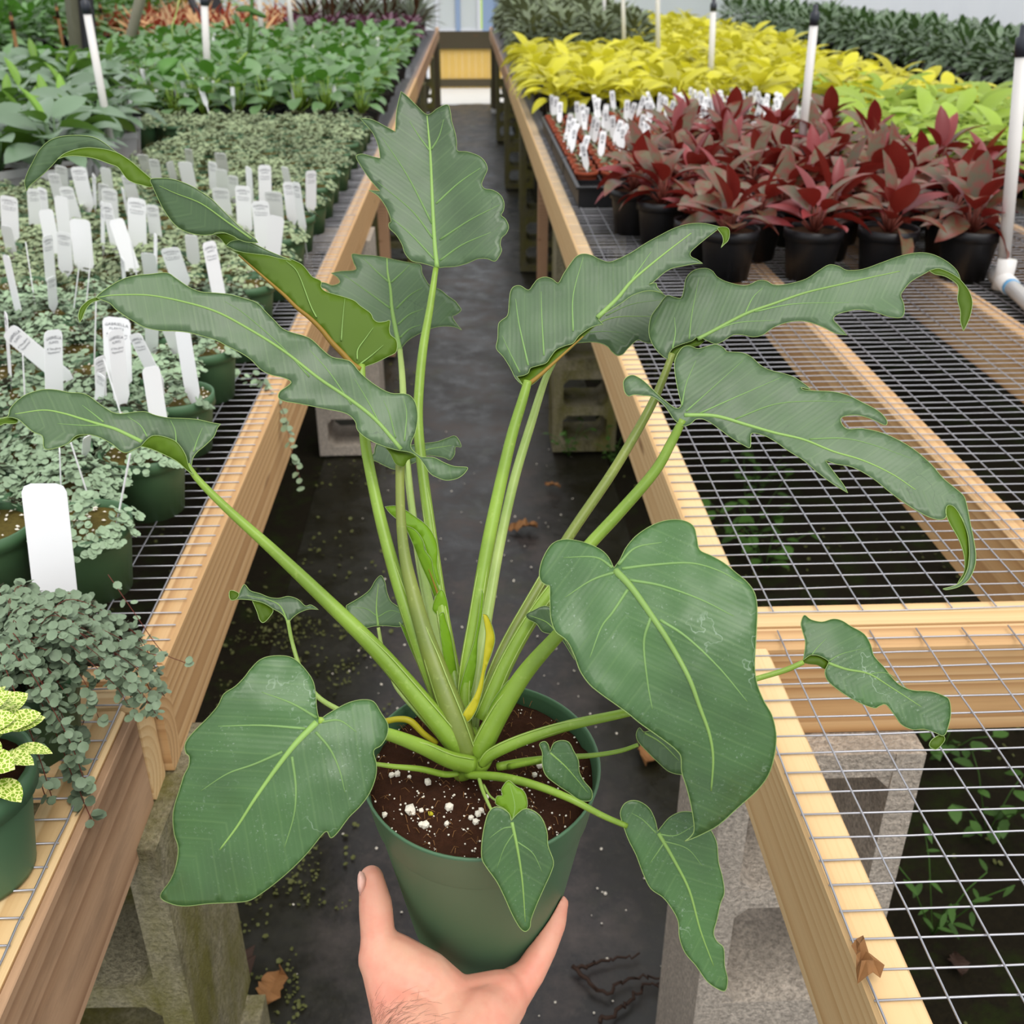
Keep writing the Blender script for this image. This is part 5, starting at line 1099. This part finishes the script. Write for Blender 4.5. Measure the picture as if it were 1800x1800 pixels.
# E: low left leaf
make_leaf([(zE([(-90,395),(-40,388),(0,383),(62,368),(80,310),(130,250),(200,200),(280,170),(360,155),(450,160),(550,180),(640,185),(700,205),(760,250),(830,300),(900,340),(970,348),(1060,335),(1150,332),(1230,360),(1330,380),(1450,385),(1570,395),(1680,420),(1745,430),(1720,460),(1690,530),(1620,600),(1560,650),(1525,700),(1512,760),(1490,770),(1470,690),(1430,615),(1380,565),(1300,535),(1220,525),(1170,550),(1120,600),(1060,630),(1000,655),(950,640),(890,590),(800,540),(720,515),(640,513),(590,530),(540,580),(470,610),(380,630),(345,610),(335,525),(260,490),(190,430),(140,390),(70,376),(0,390)]), 0, {}),
  (zE([(1115,605),(1170,545),(1220,520),(1300,530),(1380,560),(1430,610),(1470,680),(1492,760),(1530,830),(1480,795),(1400,725),(1300,672),(1200,628)]), 1, UN(off=-.002, av=-.2)),
  (zE([(-60,392),(0,383),(70,374),(140,397),(120,425),(40,425),(0,440),(-50,430)]), 1, UN(off=.003)), (zE([(540,580),(590,530),(640,515),(690,515),(640,525),(590,550)]), 1, UN(off=.002, noedge=1))],
  zE([(1495,760)])[0], zE([(60,372)])[0], .655, au=.03, av=.55, cv=.2, fold=-.08, wav=3.5, seed=5,
  veins=[zE([(1125,572),(1000,510),(900,465),(780,430),(650,390),(500,345),(340,320),(120,350)]), zE([(1165,530),(1110,440),(1010,370)]), zE([(1395,580),(1385,480),(1350,400)]), zE([(1530,650),(1560,560),(1600,460)]), zE([(800,440),(650,440),(450,425)]), zE([(820,415),(740,350),(650,280)])])
# G first (behind F)
make_leaf([(zF([(590,935),(700,925),(770,930),(830,955),(860,990),(900,1020),(940,1010),(975,970),(1040,912),(1090,925),(1140,932),(1200,900),(1260,760),(1275,640),(1240,600),(1150,560),(1000,560),(800,690),(640,840)]), 0, {})], zF([(560,960)])[0], zF([(1260,640)])[0], .81, au=.15, av=-.3, wav=2, seed=6, mw=4,
  veins=[zF([(640,905),(760,800),(900,750),(1140,745)]), zF([(820,740),(1000,660),(1230,625)]), zF([(650,865),(800,850),(950,860)])])
# F: upper right of centre
make_leaf([(zF([(235,1225),(185,1180),(150,1110),(100,1030),(50,970),(60,900),(65,800),(90,770),(130,735),(140,640),(150,570),(175,535),(220,530),(275,560),(310,520),(340,485),(390,468),(440,480),(485,510),(520,450),(560,390),(610,325),(660,305),(720,315),(780,345),(840,362),(900,345),(1000,295),(1100,230),(1200,175),(1300,125),(1400,95),(1500,90),(1580,105),(1630,118),(1590,145),(1520,200),(1460,250),(1415,295),(1420,325),(1460,345),(1500,372),(1440,375),(1360,390),(1290,405),(1240,430),(1190,470),(1150,505),(1120,520),(1170,510),(1180,540),(1222,582),(1150,565),(1080,570),(1000,600),(930,650),(850,700),(770,755),(800,800),(740,812),(690,837),(630,882),(590,932),(530,952),(470,982),(430,1032),(400,1072),(340,1092),(290,1108),(275,1142),(240,1160),(195,1168)]), 0, {}),
  (zF([(190,1168),(240,1160),(275,1142),(290,1108),(340,1092),(400,1072),(430,1032),(470,982),(530,952),(590,932),(630,882),(690,837),(740,812),(660,890),(560,985),(450,1085),(370,1165),(300,1225),(250,1240),(210,1210)]), 1, UN(off=.003, noedge=1)),
  (zF([(1605,125),(1640,115),(1680,125),(1690,160),(1680,210),(1650,240),(1630,262),(1645,220),(1640,180),(1620,150)]), 1, UN(off=-.001))],
  zF([(245,1230)])[0], zF([(1600,115)])[0], .728, au=.22, av=-.42, cv=.25, fold=-.1, wav=2.5, seed=7, mw=9,
  veins=[zF([(760,755),(900,620),(990,510),(1090,420),(1250,290),(1420,160)]), zF([(590,850),(590,600),(660,330)]), zF([(385,1020),(370,760),(365,570)]), zF([(275,1090),(210,800),(185,620)]), zF([(215,1140),(150,1010),(90,880)]), zF([(1000,490),(1070,390),(1140,290)]), dict(p=zF([(250,1238),(330,1180),(450,1075),(560,975),(660,885)]), w=9, mat='vein_brown', o=UN(off=.001))])
# H: long upper right
make_leaf([(zH([(155,612),(120,590),(80,540),(60,480),(70,400),(110,340),(150,290),(190,298),(225,300),(240,250),(250,200),(290,160),(350,150),(385,165),(410,195),(460,220),(540,238),(580,230),(620,212),(660,215),(700,235),(770,230),(860,205),(930,160),(980,132),(1030,140),(1070,160),(1150,155),(1250,120),(1350,85),(1440,70),(1510,80),(1580,115),(1630,160),(1650,205),(1600,178),(1540,155),(1500,160),(1470,175),(1400,215),(1360,260),(1345,290),(1360,330),(1362,380),(1340,402),(1280,395),(1220,375),(1130,360),(1070,370),(1020,385),(1000,410),(1030,445),(1070,490),(1010,480),(950,450),(880,425),(820,418),(750,430),(690,455),(640,490),(590,500),(540,490),(490,490),(440,520),(400,535),(350,515),(310,500),(280,520),(220,540),(180,560),(160,590)]), 0, {}),
  (zH([(153,612),(165,575),(200,550),(270,525),(310,503),(348,516),(320,540),(280,550),(230,562),(200,590),(190,622),(170,622)]), 1, UN(off=.003, noedge=1)),
  (zH([(1490,162),(1540,152),(1600,175),(1640,200),(1652,212),(1690,260),(1710,320),(1700,390),(1680,440),(1665,470),(1650,420),(1650,370),(1635,310),(1640,250),(1620,220),(1570,190),(1520,180)]), 1, UN(off=-.001))],
  zH([(165,610)])[0], zH([(1640,190)])[0], .758, au=.0, av=-.5, cv=.15, fold=-.1, wav=2.5, seed=8, mw=8,
  veins=[zH([(310,512),(370,480),(550,385),(700,330),(860,275),(1050,230),(1200,195),(1340,165)]), zH([(550,382),(590,300),(640,250)]), zH([(265,512),(280,380),(315,200)]), zH([(180,560),(195,480),(190,400)]), zH([(370,482),(500,430),(700,415)]), zH([(600,372),(800,332),(1080,325)])])
# I: long lower right
Iout = zH([(225,850),(215,800),(200,730),(190,650),(200,600),(230,555),(265,545),(310,560),(350,550),(400,538),(440,555),(460,575),(530,580),(580,600),(630,645),(680,670),(740,685),(800,705),(860,745),(885,768),(835,757),(845,768),(900,775),(1000,780),(1080,800),(1150,835),(1210,865),(1250,895),(1275,930),(1265,950),(1200,920),(1130,900),(1070,902),(1040,915),(1045,945),(1075,970),(1150,968),(1250,990),(1340,1030),(1420,1080),(1500,1150),(1560,1220),(1620,1270),(1665,1310),(1680,1350),(1700,1450),(1720,1550),(1728,1620),(1720,1680),(1690,1740),(1640,1775),(1580,1790),(1560,1786),(1640,1760),(1680,1700),(1693,1640),(1695,1580),(1685,1500),(1655,1425),(1620,1372),(1592,1362),(1577,1380),(1575,1420),(1540,1432),(1480,1415),(1400,1370),(1300,1300),(1200,1220),(1100,1165),(1020,1150),(960,1130),(1000,1185),(1050,1250),(1075,1295),(1000,1250),(920,1190),(850,1130),(770,1080),(700,1030),(640,1000),(585,992),(580,1030),(575,1065),(540,1050),(480,1015),(420,970),(370,935),(330,918),(300,920),(270,945)])+zF([(1370,1515),(1340,1500),(1300,1470),(1260,1410),(1220,1360),(1150,1310),(1080,1300),(1020,1295),(980,1305),(955,1280),(945,1240),(945,1200),(970,1170),(1010,1158),(1060,1180),(1110,1220),(1170,1280),(1240,1340),(1310,1390)])
make_leaf([(Iout, 0, {}), (zH([(1575,1378),(1590,1358),(1620,1370),(1660,1430),(1690,1500),(1697,1580),(1693,1660),(1670,1720),(1630,1768),(1645,1740),(1668,1700),(1672,1650),(1665,1600),(1640,1530),(1600,1460),(1578,1410)]), 1, UN(off=-.001, av=-.4))],
  (1196, 738), zH([(1680,1350)])[0], .715, au=-.12, av=-.5, cv=.2, fold=-.1, wav=3, seed=9, mw=8,
  veins=[zH([(240,900),(400,905),(560,950),(700,990),(850,1025),(1000,1085),(1150,1130),(1300,1200),(1420,1280)]), zH([(228,850),(250,740),(300,620)]), zH([(250,880),(340,800),(540,620)]), zH([(320,890),(520,800),(740,705)]), zH([(500,920),(700,845),(900,828),(1100,835)]), zH([(880,1022),(1050,1018),(1200,1050),(1400,1120)])])
# J: big front right
make_leaf([(zJ([(447,326),(420,270),(380,230),(320,200),(250,180),(180,175),(120,200),(75,270),(55,340),(60,390),(90,415),(108,420),(110,500),(115,590),(140,660),(200,710),(240,790),(270,870),(320,940),(380,990),(450,1040),(520,1090),(580,1140),(650,1190),(720,1240),(770,1280),(800,1320),(805,1400),(830,1480),(850,1560),(865,1640),(870,1710),(850,1745),(820,1768),(900,1735),(1000,1680),(1100,1590),(1200,1500),(1260,1420),(1290,1330),(1303,1240),(1300,1180),(1280,1100),(1240,1030),(1210,960),(1195,900),(1190,830),(1195,730),(1200,640),(1203,540),(1190,460),(1150,400),(1090,350),(1030,300),(960,260),(900,230),(885,170),(870,110),(830,80),(770,70),(700,80),(630,110),(560,160),(510,220),(480,280)]), 0, {})],
  zJ([(447,330)])[0], zJ([(830,1765)])[0], .600, au=-.56, av=.05, cu=.54, cv=.22, fold=-.08, wav=4, seed=10, mw=14, topmat='philo_spot',
  veins=[zJ([(455,340),(540,430),(640,570),(740,720),(840,900),(900,1060),(950,1200),(970,1330),(960,1500)]), zJ([(455,348),(330,390),(190,480)]), zJ([(520,440),(440,560),(380,640),(320,800)]), zJ([(490,330),(650,310),(850,300),(1000,340),(1130,410)]), zJ([(530,390),(700,420),(900,490),(1080,580)]), zJ([(690,600),(830,690),(1000,850),(1150,1030)]), zJ([(640,590),(605,720),(625,930),(650,1070)]), zJ([(470,310),(560,220),(700,190)]), zJ([(440,325),(350,270),(180,270)])])
# K: big front left
make_leaf([(zK([(905,790),(890,730),(885,660),(870,590),(830,530),(780,480),(730,460),(650,460),(590,480),(540,530),(510,570),(460,620),(400,660),(370,720),(320,780),(260,840),(215,890),(195,930),(200,970),(218,990),(215,1040),(190,1090),(165,1170),(140,1250),(132,1320),(140,1400),(160,1470),(150,1560),(120,1640),(65,1725),(120,1765),(200,1778),(320,1765),(430,1760),(530,1750),(600,1710),(680,1650),(760,1580),(830,1510),(880,1450),(920,1400),(945,1385),(965,1418),(1000,1390),(1060,1310),(1120,1250),(1170,1180),(1200,1100),(1205,1030),(1190,960),(1230,930),(1260,880),(1265,820),(1230,760),(1190,700),(1130,690),(1060,705),(990,740),(940,770)]), 0, {})],
  zK([(905,795)])[0], zK([(65,1725)])[0], .607, au=-.35, av=.0, cu=.40, cv=.26, fold=-.10, wav=4, seed=11, mw=13, topmat='philo_spot',
  veins=[zK([(890,810),(800,900),(740,970),(650,1090),(560,1220),(470,1360),(380,1480)]), zK([(830,842),(600,825),(370,830)]), zK([(710,965),(560,1030),(420,1080),(280,1170)]), zK([(760,990),(780,1150),(770,1300),(720,1470)]), zK([(885,860),(960,950),(1010,1060),(1040,1180)]), zK([(915,808),(1010,800),(1100,860)]), zK([(890,785),(760,710),(600,650)])])
# small ones
make_leaf([(zK([(430,120),(435,160),(490,160),(550,165),(610,180),(660,210),(710,240),(740,288),(762,258),(800,230),(850,212),(900,215),(860,190),(830,195),(790,160),(740,145),(690,155),(640,150),(590,130),(540,115),(510,82),(490,110),(480,130),(450,115)]), 0, {}), (zK([(550,167),(610,182),(660,215),(640,255),(610,283),(590,270),(575,225)]), 1, UN(off=.001)), (zK([(430,120),(450,115),(480,132),(465,160),(435,162)]), 1, UN(off=-.001))],
  zK([(740,285)])[0], zK([(440,140)])[0], .70, av=.6, au=-.05, seed=12, mw=4, sp=8, veins=[zK([(738,285),(700,200),(640,165),(520,140)])])
make_leaf([(zK([(1230,35),(1200,60),(1170,110),(1120,150),(1060,185),(1045,200),(1060,240),(1080,280),(1100,310),(1150,310),(1190,302),(1215,300),(1260,300),(1330,305),(1360,280),(1365,240),(1320,200),(1280,170),(1260,120),(1250,70)]), 0, {})], zK([(1215,305)])[0], zK([(1230,35)])[0], .735, au=.45, fold=-.15, seed=13, mw=5, sp=8, veins=[zK([(1215,302),(1205,200),(1215,80)]), zK([(1208,250),(1150,210),(1080,205)]), zK([(1212,255),(1280,220),(1340,235)])])
make_leaf([(zC2([(1000,1500),(1080,1480),(1090,1440),(1115,1405),(1200,1440),(1330,1420),(1440,1405),(1520,1395),(1590,1370),(1640,1355),(1670,1385),(1685,1430),(1645,1430),(1640,1480),(1610,1520),(1570,1505),(1520,1495),(1440,1490),(1360,1540),(1290,1560),(1230,1585),(1160,1560),(1100,1530)]), 0, {})], zC2([(1340,1520)])[0], zC2([(1660,1390)])[0], .86, av=-.6, seed=14, mw=3, sp=8, veins=[zC2([(1340,1500),(1450,1450),(1620,1420)])])
# unfurling leaf and sheaths
YG = 5
make_leaf([(zO([(170,92),(225,88),(270,105),(330,145),(395,195),(435,260),(448,320),(445,400),(460,480),(462,530),(430,460),(400,370),(370,270),(330,215),(275,190),(200,130)]), YG, UN(av=.3)), (zO([(272,188),(330,215),(370,270),(380,320),(415,370),(425,430),(447,505),(462,540),(470,580),(440,590),(405,500),(360,400),(310,270)]), YG, UN(off=-.003, av=-.5))],
  zO([(455,560)])[0], zO([(180,95)])[0], .735, seed=15, mw=3, sp=8, wav=1.2, name='young_leaf', veins=[dict(p=zO([(455,570),(430,500),(400,420)]), w=5, mat='vein_brown', o=UN(off=-.004, av=-.5))])
make_leaf([(zO([(440,560),(470,530),(495,580),(510,680),(512,760),(470,690),(430,650),(420,625)]), YG, {})], zO([(500,760)])[0], zO([(470,530)])[0], .73, seed=16, sp=8, wav=1, name='sheath')
make_leaf([(zO([(455,665),(480,650),(492,690),(520,780),(540,900),(555,1000),(562,1080),(525,1120),(490,960),(470,830)]), YG, UN(av=.4))], zO([(545,1100)])[0], zO([(478,650)])[0], .708, seed=17, sp=8, wav=1, name='sheath')
make_leaf([(zO([(245,700),(290,750),(340,840),(380,950),(430,1080),(465,1210),(440,1185),(400,1050),(350,940),(300,830)]), YG, UN(av=.4))], zO([(460,1200)])[0], zO([(245,700)])[0], .700, seed=18, sp=8, wav=1, name='sheath')
make_leaf([(zO([(680,525),(690,560),(680,680),(660,800),(650,950),(610,1130),(575,1180),(562,1080),(590,960),(640,800),(665,660)]), YG, UN(av=.3))], zO([(575,1180)])[0], zO([(682,525)])[0], .690, seed=19, sp=8, wav=1, name='sheath')
make_leaf([(zO([(820,1010),(845,1000),(820,1060),(770,1120),(720,1200),(690,1260),(720,1150),(770,1070)]), YG, UN(av=.3))], zO([(690,1260)])[0], zO([(845,1000)])[0], .682, seed=21, sp=8, wav=1, name='sheath')
lf = make_leaf([(zO([(685,655),(710,665),(735,720),(750,790),(735,860),(700,960),(685,1060),(650,1170),(605,1228),(578,1190),(640,1090),(675,980),(692,850),(700,760),(690,690)]), 0, UN(av=.3))], zO([(590,1220)])[0], zO([(690,655)])[0], .672, seed=20, sp=8, wav=1, name='sheath', topmat='philo_yellow')
lf['label'] = 'withered yellow sheath'
# Q: far right small leaf
make_leaf([(zQ([(905,258),(915,180),(900,120),(895,90),(910,55),(940,75),(990,85),(1040,72),(1080,80),(1120,105),(1180,140),(1210,190),(1225,240),(1270,290),(1300,330),(1340,370),(1400,395),(1480,400),(1540,420),(1565,440),(1572,500),(1560,560),(1540,600),(1500,585),(1450,570),(1400,572),(1350,550),(1320,510),(1280,460),(1250,465),(1230,475),(1180,460),(1120,430),(1060,390),(1015,350),(1003,310),(1015,280),(1018,262),(980,240),(940,235)]), 0, {}), (zQ([(905,264),(930,238),(980,240),(1018,262),(1005,298),(970,280),(930,275)]), 1, UN(off=.001, noedge=1)), (zQ([(1475,640),(1490,615),(1530,595),(1545,620),(1510,660),(1485,655)]), 1, UN(off=.001))],
  zQ([(905,260)])[0], zQ([(1560,560)])[0], .655, au=-.05, av=-.4, cv=.2, seed=22, mw=6, sp=8, topmat='philo_spot', veins=[zQ([(1018,272),(1100,300),(1200,320),(1300,380),(1440,470)]), zQ([(1020,262),(1080,230),(1180,205)]), zQ([(945,232),(970,200),(1010,160)]), zQ([(1200,322),(1290,320),(1400,410)])])
make_leaf([(zJ([(582,1168),(565,1200),(575,1240),(620,1290),(680,1350),(740,1400),(815,1415),(850,1390),(830,1320),(780,1260),(700,1200),(640,1185),(605,1190)]), 0, {})], zJ([(600,1195)])[0], zJ([(830,1400)])[0], .655, av=.1, seed=23, mw=4, sp=8, veins=[zJ([(610,1195),(700,1250),(790,1340)])])
make_leaf([(zO([(985,1345),(1010,1330),(1030,1345),(1040,1385),(1060,1340),(1100,1325),(1140,1335),(1165,1380),(1190,1430),(1195,1490),(1220,1540),(1260,1590),(1255,1640),(1200,1640),(1140,1600),(1080,1560),(1020,1510),(1000,1450),(1000,1390)]), 0, {})], zO([(1040,1390)])[0], zO([(1258,1630)])[0], .640, au=-.15, cu=.15, fold=-.1, seed=24, mw=4, sp=8, topmat='philo_spot', veins=[zO([(1042,1390),(1130,1470),(1240,1600)])])
make_leaf([(zT([(895,728),(885,690),(840,660),(800,660),(770,700),(750,780),(740,860),(742,930),(770,980),(820,1050),(860,1130),(900,1220),(940,1290),(970,1312),(995,1290),(1000,1250),(1030,1170),(1070,1080),(1110,990),(1118,940),(1090,860),(1085,790),(1060,720),(1020,680),(970,665),(930,690)]), 0, {})], zT([(898,730)])[0], zT([(970,1312)])[0], .605, au=.02, cu=.15, fold=-.12, seed=25, mw=7, sp=9, topmat='philo_spot', veins=[zT([(900,735),(930,880),(955,1050),(970,1260)]), zT([(912,790),(860,870),(820,980)]), zT([(930,840),(1010,900),(1060,1000)]), zT([(905,760),(850,770),(780,820)])])
make_leaf([(zT([(815,640),(820,600),(848,595),(845,560),(880,517),(920,545),(960,570),(978,610),(978,660),(940,690),(905,745),(890,700),(860,665)]), YG, {})], zT([(900,740)])[0], zT([(880,517)])[0], .622, au=.3, seed=26, mw=3, sp=8, name='young_leaf', veins=[zT([(900,735),(915,650),(890,540)])])
make_leaf([(zQ([(247,1032),(235,980),(210,930),(170,900),(130,893),(95,910),(78,950),(90,1000),(115,1070),(150,1140),(180,1220),(215,1290),(270,1330),(310,1380),(340,1440),(345,1510),(370,1580),(420,1640),(470,1710),(520,1745),(553,1752),(563,1700),(550,1640),(545,1560),(515,1530),(500,1490),(515,1430),(530,1360),(548,1310),(540,1240),(522,1170),(515,1090),(495,1040),(460,990),(430,960),(400,945),(350,945),(300,970),(265,1010)]), 0, {})], zQ([(250,1036)])[0], zQ([(553,1750)])[0], .624, au=.02, cu=.05, fold=-.12, av=.1, seed=27, mw=8, sp=9, topmat='philo_spot', veins=[zQ([(250,1040),(320,1160),(390,1300),(440,1480),(500,1640)]), zQ([(270,1075),(380,1110),(450,1190)]), zQ([(275,1085),(210,1180)]), zQ([(255,1045),(330,1050),(420,1000)]), zQ([(240,1040),(180,980),(130,950)])])
make_leaf([(zO([(915,660),(950,640),(1010,615),(1060,640),(1090,740),(1150,850),(1170,900),(1100,790),(1050,765),(1000,750),(970,710),(925,685)]), 0, {})], zO([(1060,700)])[0], zO([(915,660)])[0], .685, seed=28, sp=9, name='leaf', veins=[zO([(1080,760),(1020,700),(930,665)])], mw=3)
# ------------------------------------------------------------------ the hand, one continuous surface
def capsule(mb, a, b, ra, rb, n=14):
    a = Vector(a); b = Vector(b); ax = (b-a); L = ax.length; t = ax.normalized(); P = []; R = []
    for i in range(6): th = math.pi/2*(1-i/5.0); P.append(a-t*ra*math.sin(th)); R.append(max(1e-4, ra*math.cos(th)))
    for i in range(6): th = math.pi/2*(i/5.0); P.append(b+t*rb*math.sin(th)); R.append(max(1e-4, rb*math.cos(th)))
    mb.tube(P, R, n)
def chain(mb, pts):
    W_ = [(at(p[0], p[1], p[2]), p[3]*p[2]/FPX) for p in pts]
    for (a, ra), (b, rb) in zip(W_, W_[1:]): capsule(mb, a, b, ra, rb)
def wchain(mb, pts):
    for (a, ra), (b, rb) in zip(pts, pts[1:]): capsule(mb, a, b, ra, rb)
mb = MB()
chain(mb, [(653, 1543, .690, 22), (660, 1590, .690, 30), (664, 1640, .687, 31), (672, 1685, .682, 43), (720, 1730, .676, 58)])           # thumb to its ball
chain(mb, [(688, 1690, .684, 50), (745, 1728, .676, 56), (800, 1762, .682, 46)])
chain(mb, [(672, 1690, .682, 40), (700, 1760, .668, 52), (728, 1830, .650, 68), (735, 1950, .610, 74)])                                   # radial edge of the wrist and forearm
chain(mb, [(985, 1588, .712, 15), (975, 1622, .712, 21), (955, 1668, .708, 24), (930, 1712, .702, 28), (890, 1752, .694, 42)])            # little finger
chain(mb, [(905, 1735, .698, 36), (880, 1762, .688, 48), (845, 1800, .668, 62), (815, 1850, .648, 68), (800, 1960, .610, 74)])            # outer palm and wrist
chain(mb, [(740, 1750, .680, 52), (815, 1768, .682, 50), (880, 1752, .688, 46)])
chain(mb, [(780, 1790, .670, 60), (775, 1880, .640, 72), (770, 1960, .610, 76)])
# palm and the three fingers under and behind the pot
u = PUP; b0 = PBOT
def pw(x, y, z): return PBOT+PX*x+PY*y+PUP*z
wchain(mb, [(pw(-.030, -.042, -.022), .018), (pw(.0, -.02, -.021), .018), (pw(.014, -.036, -.021), .016)])
for x, q, r in ((-.030, .004, .0095), (-.006, .008, .0100), (.018, .004, .0095)):
    wchain(mb, [(pw(x*.6, -.025, -.020), .0155), (pw(x*.9, .020, -.014), .0105), (pw(x*1.1, .058, -.008), r), (pw(x*1.25, .0745, .022), r*.95), (pw(x*1.3, .0775, .045+q), r*.8)])
me = mb.mesh('hand_raw', ['skin']); tmp = bpy.data.objects.new('hand_raw', me); COL.objects.link(tmp)
m = tmp.modifiers.new('r', 'REMESH'); m.mode = 'VOXEL'; m.voxel_size = .0016
m = tmp.modifiers.new('s', 'SMOOTH'); m.factor = .5; m.iterations = 9
dg = bpy.context.evaluated_depsgraph_get(); hm = bpy.data.meshes.new_from_object(tmp.evaluated_get(dg)); bpy.data.objects.remove(tmp); bpy.data.meshes.remove(me)
# keep skin outside the pot wall
for v in hm.vertices:
    q = v.co-PBOT; z = q.dot(PUP); x = q.dot(PX); y = q.dot(PY); r = math.hypot(x, y)
    if -.004 < z < .15:
        R = .0532+(.0715-.0532)*min(1, max(0, z)/.122)+.0004
        if r < R and z > .004 : s = R/max(r, 1e-5); v.co = PBOT+PX*x*s+PY*y*s+PUP*z
        elif r < R: v.co = PBOT+PX*x+PY*y-PUP*.0006
hm.name = 'hand'; hm.materials.clear(); hm.materials.append(M['skin']); hm.polygons.foreach_set('use_smooth', [True]*len(hm.polygons)); hm.update()
c = sum((v.co for v in hm.vertices), Vector())/len(hm.vertices)
for v in hm.vertices: v.co -= c
hand = obj('hand', hm, None, c); tag(hand, 'left hand with bare hairy wrist cupping the green pot from below', 'hand')
# thumbnail
P = [at(633+a, 1548+b, .6755+abs(a)*.0005) for a, b in ((0, -16), (7, -14), (11, -4), (10, 8), (5, 19), (0, 27), (-4, 14), (-5, 0), (-4, -10))]
V = [p-c for p in P]; cen = sum(V, Vector())/len(V); V = [cen-FW*.0010]+V; nv = len(P)
o = obj('thumbnail', mesh_from('thumbnail', V, [(0, 1+i, 1+(i+1) % nv) for i in range(nv)], 'nail', True), hand); m = o.modifiers.new('s', 'SOLIDIFY'); m.thickness = .0010; m.offset = 1
# hair on wrist
import mathutils
bvh = mathutils.bvhtree.BVHTree.FromPolygons([v.co for v in hm.vertices], [p.vertices[:] for p in hm.polygons])
mb = MB(); k = 0
while k < 330:
    px = 650+abs(random.gauss(0, 52)); py = random.uniform(1745, 1830)
    if random.random() > ((py-1740)/70)**1.3: k += 1; continue
    k += 1
    d = (FW+(px-900)/FPX*RT+(900-py)/FPX*UPV).normalized(); h = bvh.ray_cast(CO-c, d)
    if h[0] is None: continue
    a = h[0]; nrm = h[1]; dirv = (RT*random.uniform(.2, 1.0)+UPV*random.uniform(-.2, .7)); dirv -= nrm*dirv.dot(nrm); dirv.normalize(); Lh = random.uniform(.006, .013)
    mb.tube([a, a+dirv*Lh*.5+nrm*.0018, a+dirv*Lh+nrm*.0012+UPV*.001], [.00007, .00006, .00003], 3)
if mb.V: o = obj('wrist_hair', mb.mesh('wrist_hair', ['hair']), hand); o['kind'] = 'stuff'
